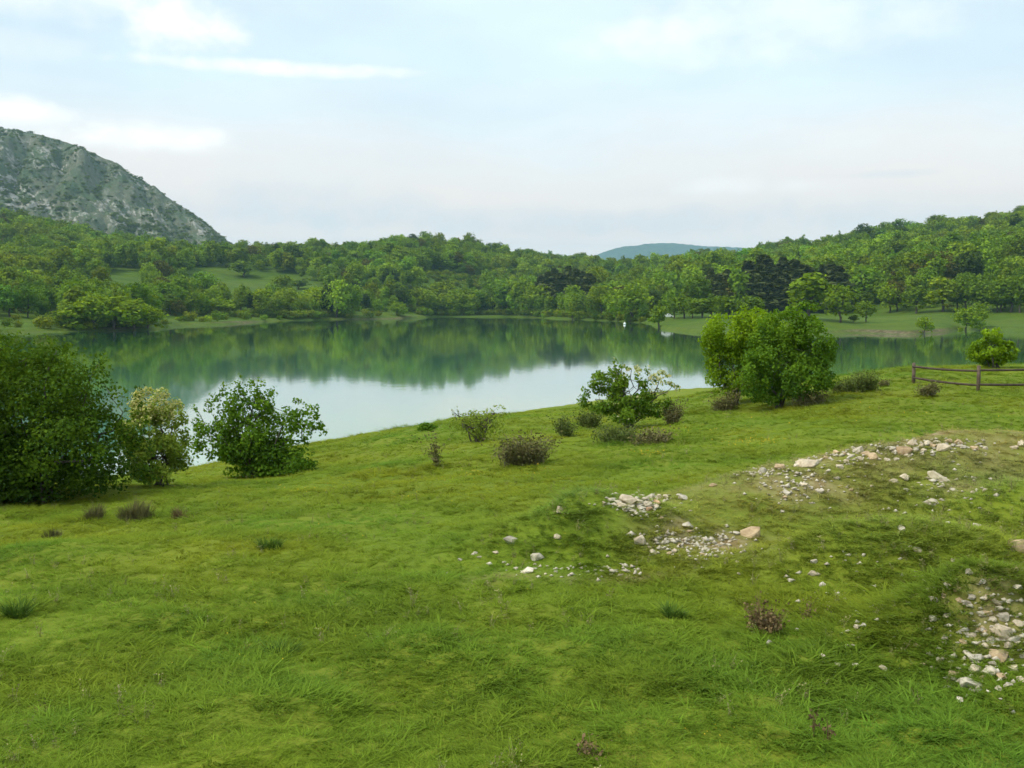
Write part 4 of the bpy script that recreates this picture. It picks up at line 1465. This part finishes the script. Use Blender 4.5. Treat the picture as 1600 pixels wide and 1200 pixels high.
grass = instancer("meadow_grass", np.stack([qx_, qy_, qz - .01], 1), np.stack([rng.normal(0, .1, nG), rng.normal(0, .1, nG), rng.uniform(0, 6.28, nG)], 1),
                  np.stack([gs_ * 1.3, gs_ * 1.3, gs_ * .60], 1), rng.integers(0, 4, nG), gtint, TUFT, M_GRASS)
tag(grass, "short rough meadow grass on the near bank", "grass", kind="stuff")

# dry seed stalks standing in the grass
t = NT("dry_seed_stalks")
wc = t.mix(t.attr("tint"), (0.18, 0.19, 0.05), (0.38, 0.33, 0.16))
wc = t.mix(1.0, wc, t.attr("tree_tint", 'INSTANCER', False), 'MULTIPLY')
M_STRAW = t.surface(t.principled(wc, .85, .05))
STALK = []
for i in range(3):
    V, I, T = stem_fan((9, 7, 12)[i], .22, (.34, .42, .26)[i], .0028, .35, .12, (40, 30, 50)[i], 700 + i, .014)
    STALK.append(make_mesh("seed_stalks", V, I, 4, {"tint": T}))
nw = 9000
wd = 7 + 45 * rng.uniform(0, 1, nw) ** 1.3; wx = rng.uniform(-.58, .58, nw) * wd
wm = sum(np.exp(-((wx - m_[0]) / (m_[3] + .2)) ** 2 - ((wd - m_[1]) / (m_[4] + .4)) ** 2) for m_ in MOUNDS) + 1.2 * ridge_h(wx, wd)
kp = rng.uniform(size=nw) < np.clip(.10 + .30 * vnoise(wx * .4, wd * .4, 57) + .25 * vnoise(wx * 1.3, wd * 1.3, 58), 0, 1) + .8 * wm
wz = meadow_z(wx, wd); kp &= wz > .3
wx, wd, wz = wx[kp], wd[kp], wz[kp]; nW = len(wx)
wsc = rng.uniform(.5, 1.05, nW)
weeds = instancer("seed_stalks", np.stack([wx, wd, wz - .01], 1), np.stack([rng.normal(0, .12, nW), rng.normal(0, .12, nW), rng.uniform(0, 6.28, nW)], 1),
                  np.stack([wsc, wsc, wsc], 1), rng.integers(0, 3, nW), np.tile(rng.uniform(.75, 1.15, (nW, 1)), (1, 3)), STALK, M_STRAW)
tag(weeds, "dry straw-coloured seed stalks standing in the meadow grass", "dry grass", kind="stuff")
# yellow wild flowers in drifts
t = NT("yellow_petals")
M_YEL = t.surface(t.principled((0.60, 0.42, 0.02), .6, .2))
fc = []
for (cx0, cy0, rx0, ry0, m) in ((1175, 697, 60, 6, 120), (1015, 716, 30, 5, 50), (745, 745, 20, 6, 30), (845, 742, 25, 8, 30), (1090, 675, 90, 10, 60), (640, 780, 200, 20, 25), (500, 960, 400, 120, 40), (1120, 1170, 50, 14, 10), (430, 770, 200, 12, 30), (1400, 650, 200, 20, 40)):
    for i in range(m):
        fc.append(ground_at(rng.normal(cx0, rx0 * .5), rng.normal(cy0, ry0 * .6)))
fc = np.array(fc); fc = fc[fc[:, 2] > .3]
fc[:, 2] += rng.uniform(.10, .2, len(fc))
V, I, at = leaf_quads(fc, np.clip(fc[:, 1] * .0011, .012, .045), np.ones(len(fc)), np.tile([0, -.3, 1.0], (len(fc), 1)), elong=1.0)
fl_ = obj("yellow_flowers", make_mesh("yellow_flowers", V, I, 4), M_YEL)
tag(fl_, "tiny yellow wild flowers in the meadow grass", "flowers", kind="stuff")

# ------------------------------------------------------------------ small things on the far shore
t = NT("white_paint"); M_WHITE = t.surface(t.principled((.8, .8, .78), .4, .5))
t = NT("car_glass"); M_GLASS = t.surface(t.principled((.02, .025, .03), .1, .5))
t = NT("tyre_rubber"); M_TYRE = t.surface(t.principled((.02, .02, .02), .8, .2))


def parked_car(px, py, label, heading, kind=0):
    G = hill_at(px, py)
    root = empty("parked_car", G); root.rotation_euler = (0, 0, heading)
    tag(root, label, "car")
    prof = [(-2.05, .3), (-2.1, .75), (-1.95, .92), (-1.5, 1.0), (-1.1, 1.45), (.5, 1.5), (1.1, 1.0), (1.9, .85), (2.1, .65), (2.08, .3)]
    if kind:
        prof = [(-2.3, .35), (-2.35, 1.0), (-2.3, 2.0), (-2.1, 2.1), (1.2, 2.1), (1.7, 1.35), (2.35, 1.1), (2.4, .6), (2.36, .35)]
    k = len(prof)
    V = [(x, s * (.85 if z < 1.05 else .68), z) for s in (-1, 1) for x, z in prof]
    bm = bmesh.new()
    vv = [bm.verts.new(v) for v in V]
    bm.faces.new(vv[:k]); bm.faces.new(vv[k:][::-1])
    for i in range(k):
        j = (i + 1) % k
        bm.faces.new((vv[i], vv[k + i], vv[k + j], vv[j]))
    bmesh.ops.recalc_face_normals(bm, faces=bm.faces[:])
    me = bpy.data.meshes.new("car_body"); bm.to_mesh(me); bm.free()
    obj("body", me, M_WHITE, root)
    top = (1.08, 1.40) if not kind else (1.25, 1.85)
    for s in (-1, 1):
        x0, x1 = (-1.2, .75) if not kind else (.1, 1.3)
        y0 = .80 * s
        V = [(x0, y0, top[0]), (x1, y0, top[0]), (x1 - .35, y0 * .86, top[1]), (x0 + .25, y0 * .86, top[1])]
        V += [(a, b - s * .1, c) for a, b, c in V]
        obj("side_window", make_mesh("car_window", np.array(V), np.array([[0, 1, 2, 3], [4, 5, 6, 7], [0, 1, 5, 4], [2, 3, 7, 6], [1, 2, 6, 5], [0, 3, 7, 4]]), 4), M_GLASS, root)
        for x in (-1.3, 1.3):
            a = np.linspace(0, 2 * math.pi, 13)[:-1]
            ring = lambda y, r_: [(x + r_ * math.cos(q), y, .33 + r_ * math.sin(q)) for q in a]
            V, Q = tubes([([(x, s * .70, .33), (x, s * .78, .33), (x, s * .88, .33)], [.1, .33, .33]), ([(x, s * .80, .33), (x, s * .885, .33), (x, s * .89, .33)], [.33, .33, .02])], 12)
            obj("wheel", make_mesh("car_wheel", V, Q, 4), M_TYRE, root)


parked_car(1043, 496.5, "white car parked by the trees on the grassy spit", R(8))
parked_car(1581, 470, "white van glimpsed between the trees above the flat lawn", R(5), 1)

# mooring buoy on the water
v = pix_dir(976, 507); dB = -H_CAM / v[2] * v[1]
bo = empty("mooring_buoy", (v[0] / v[1] * dB, dB, 0))
tag(bo, "small white buoy floating in the right bay", "buoy")
bo.scale = (.65, .65, .65)
V, Q = tubes([([(0, 0, -.3), (0, 0, -.1), (0, 0, .35), (0, 0, .8), (0, 0, 1.1), (0, 0, 1.2)], [.2, .55, .8, .7, .35, .05])], 14)
obj("float", make_mesh("buoy_float", V, Q, 4, None, True), M_WHITE, bo)
V, Q = tubes([([(0, 0, 1.1), (0, 0, 1.5), (0, 0, 1.9)], [.08, .08, .05])], 8)
obj("stem", make_mesh("buoy_stem", V, Q, 4, None, True), M_WHITE, bo)

# ------------------------------------------------------------------ haze
hz = bmesh.new()
bmesh.ops.create_cube(hz, size=1.0)
me = bpy.data.meshes.new("haze"); hz.to_mesh(me); hz.free()
haze = bpy.data.objects.new("haze", me); col.objects.link(haze)
haze.scale = (17600, 17600, 560)
haze.location = (0, 0, -35 + 280)
t = NT("haze_air")
pv = t.new("ShaderNodeVolumePrincipled")
pv.inputs["Color"].default_value = (0.50, 0.80, 1.0, 1)
pv.inputs["Density"].default_value = 0.00008
pv.inputs["Anisotropy"].default_value = 0.0
t.link(pv.outputs[0], t.out.inputs["Volume"])
me.materials.append(t.m)
tag(haze, "thin bluish haze in the air over the lake", "haze", kind="stuff")
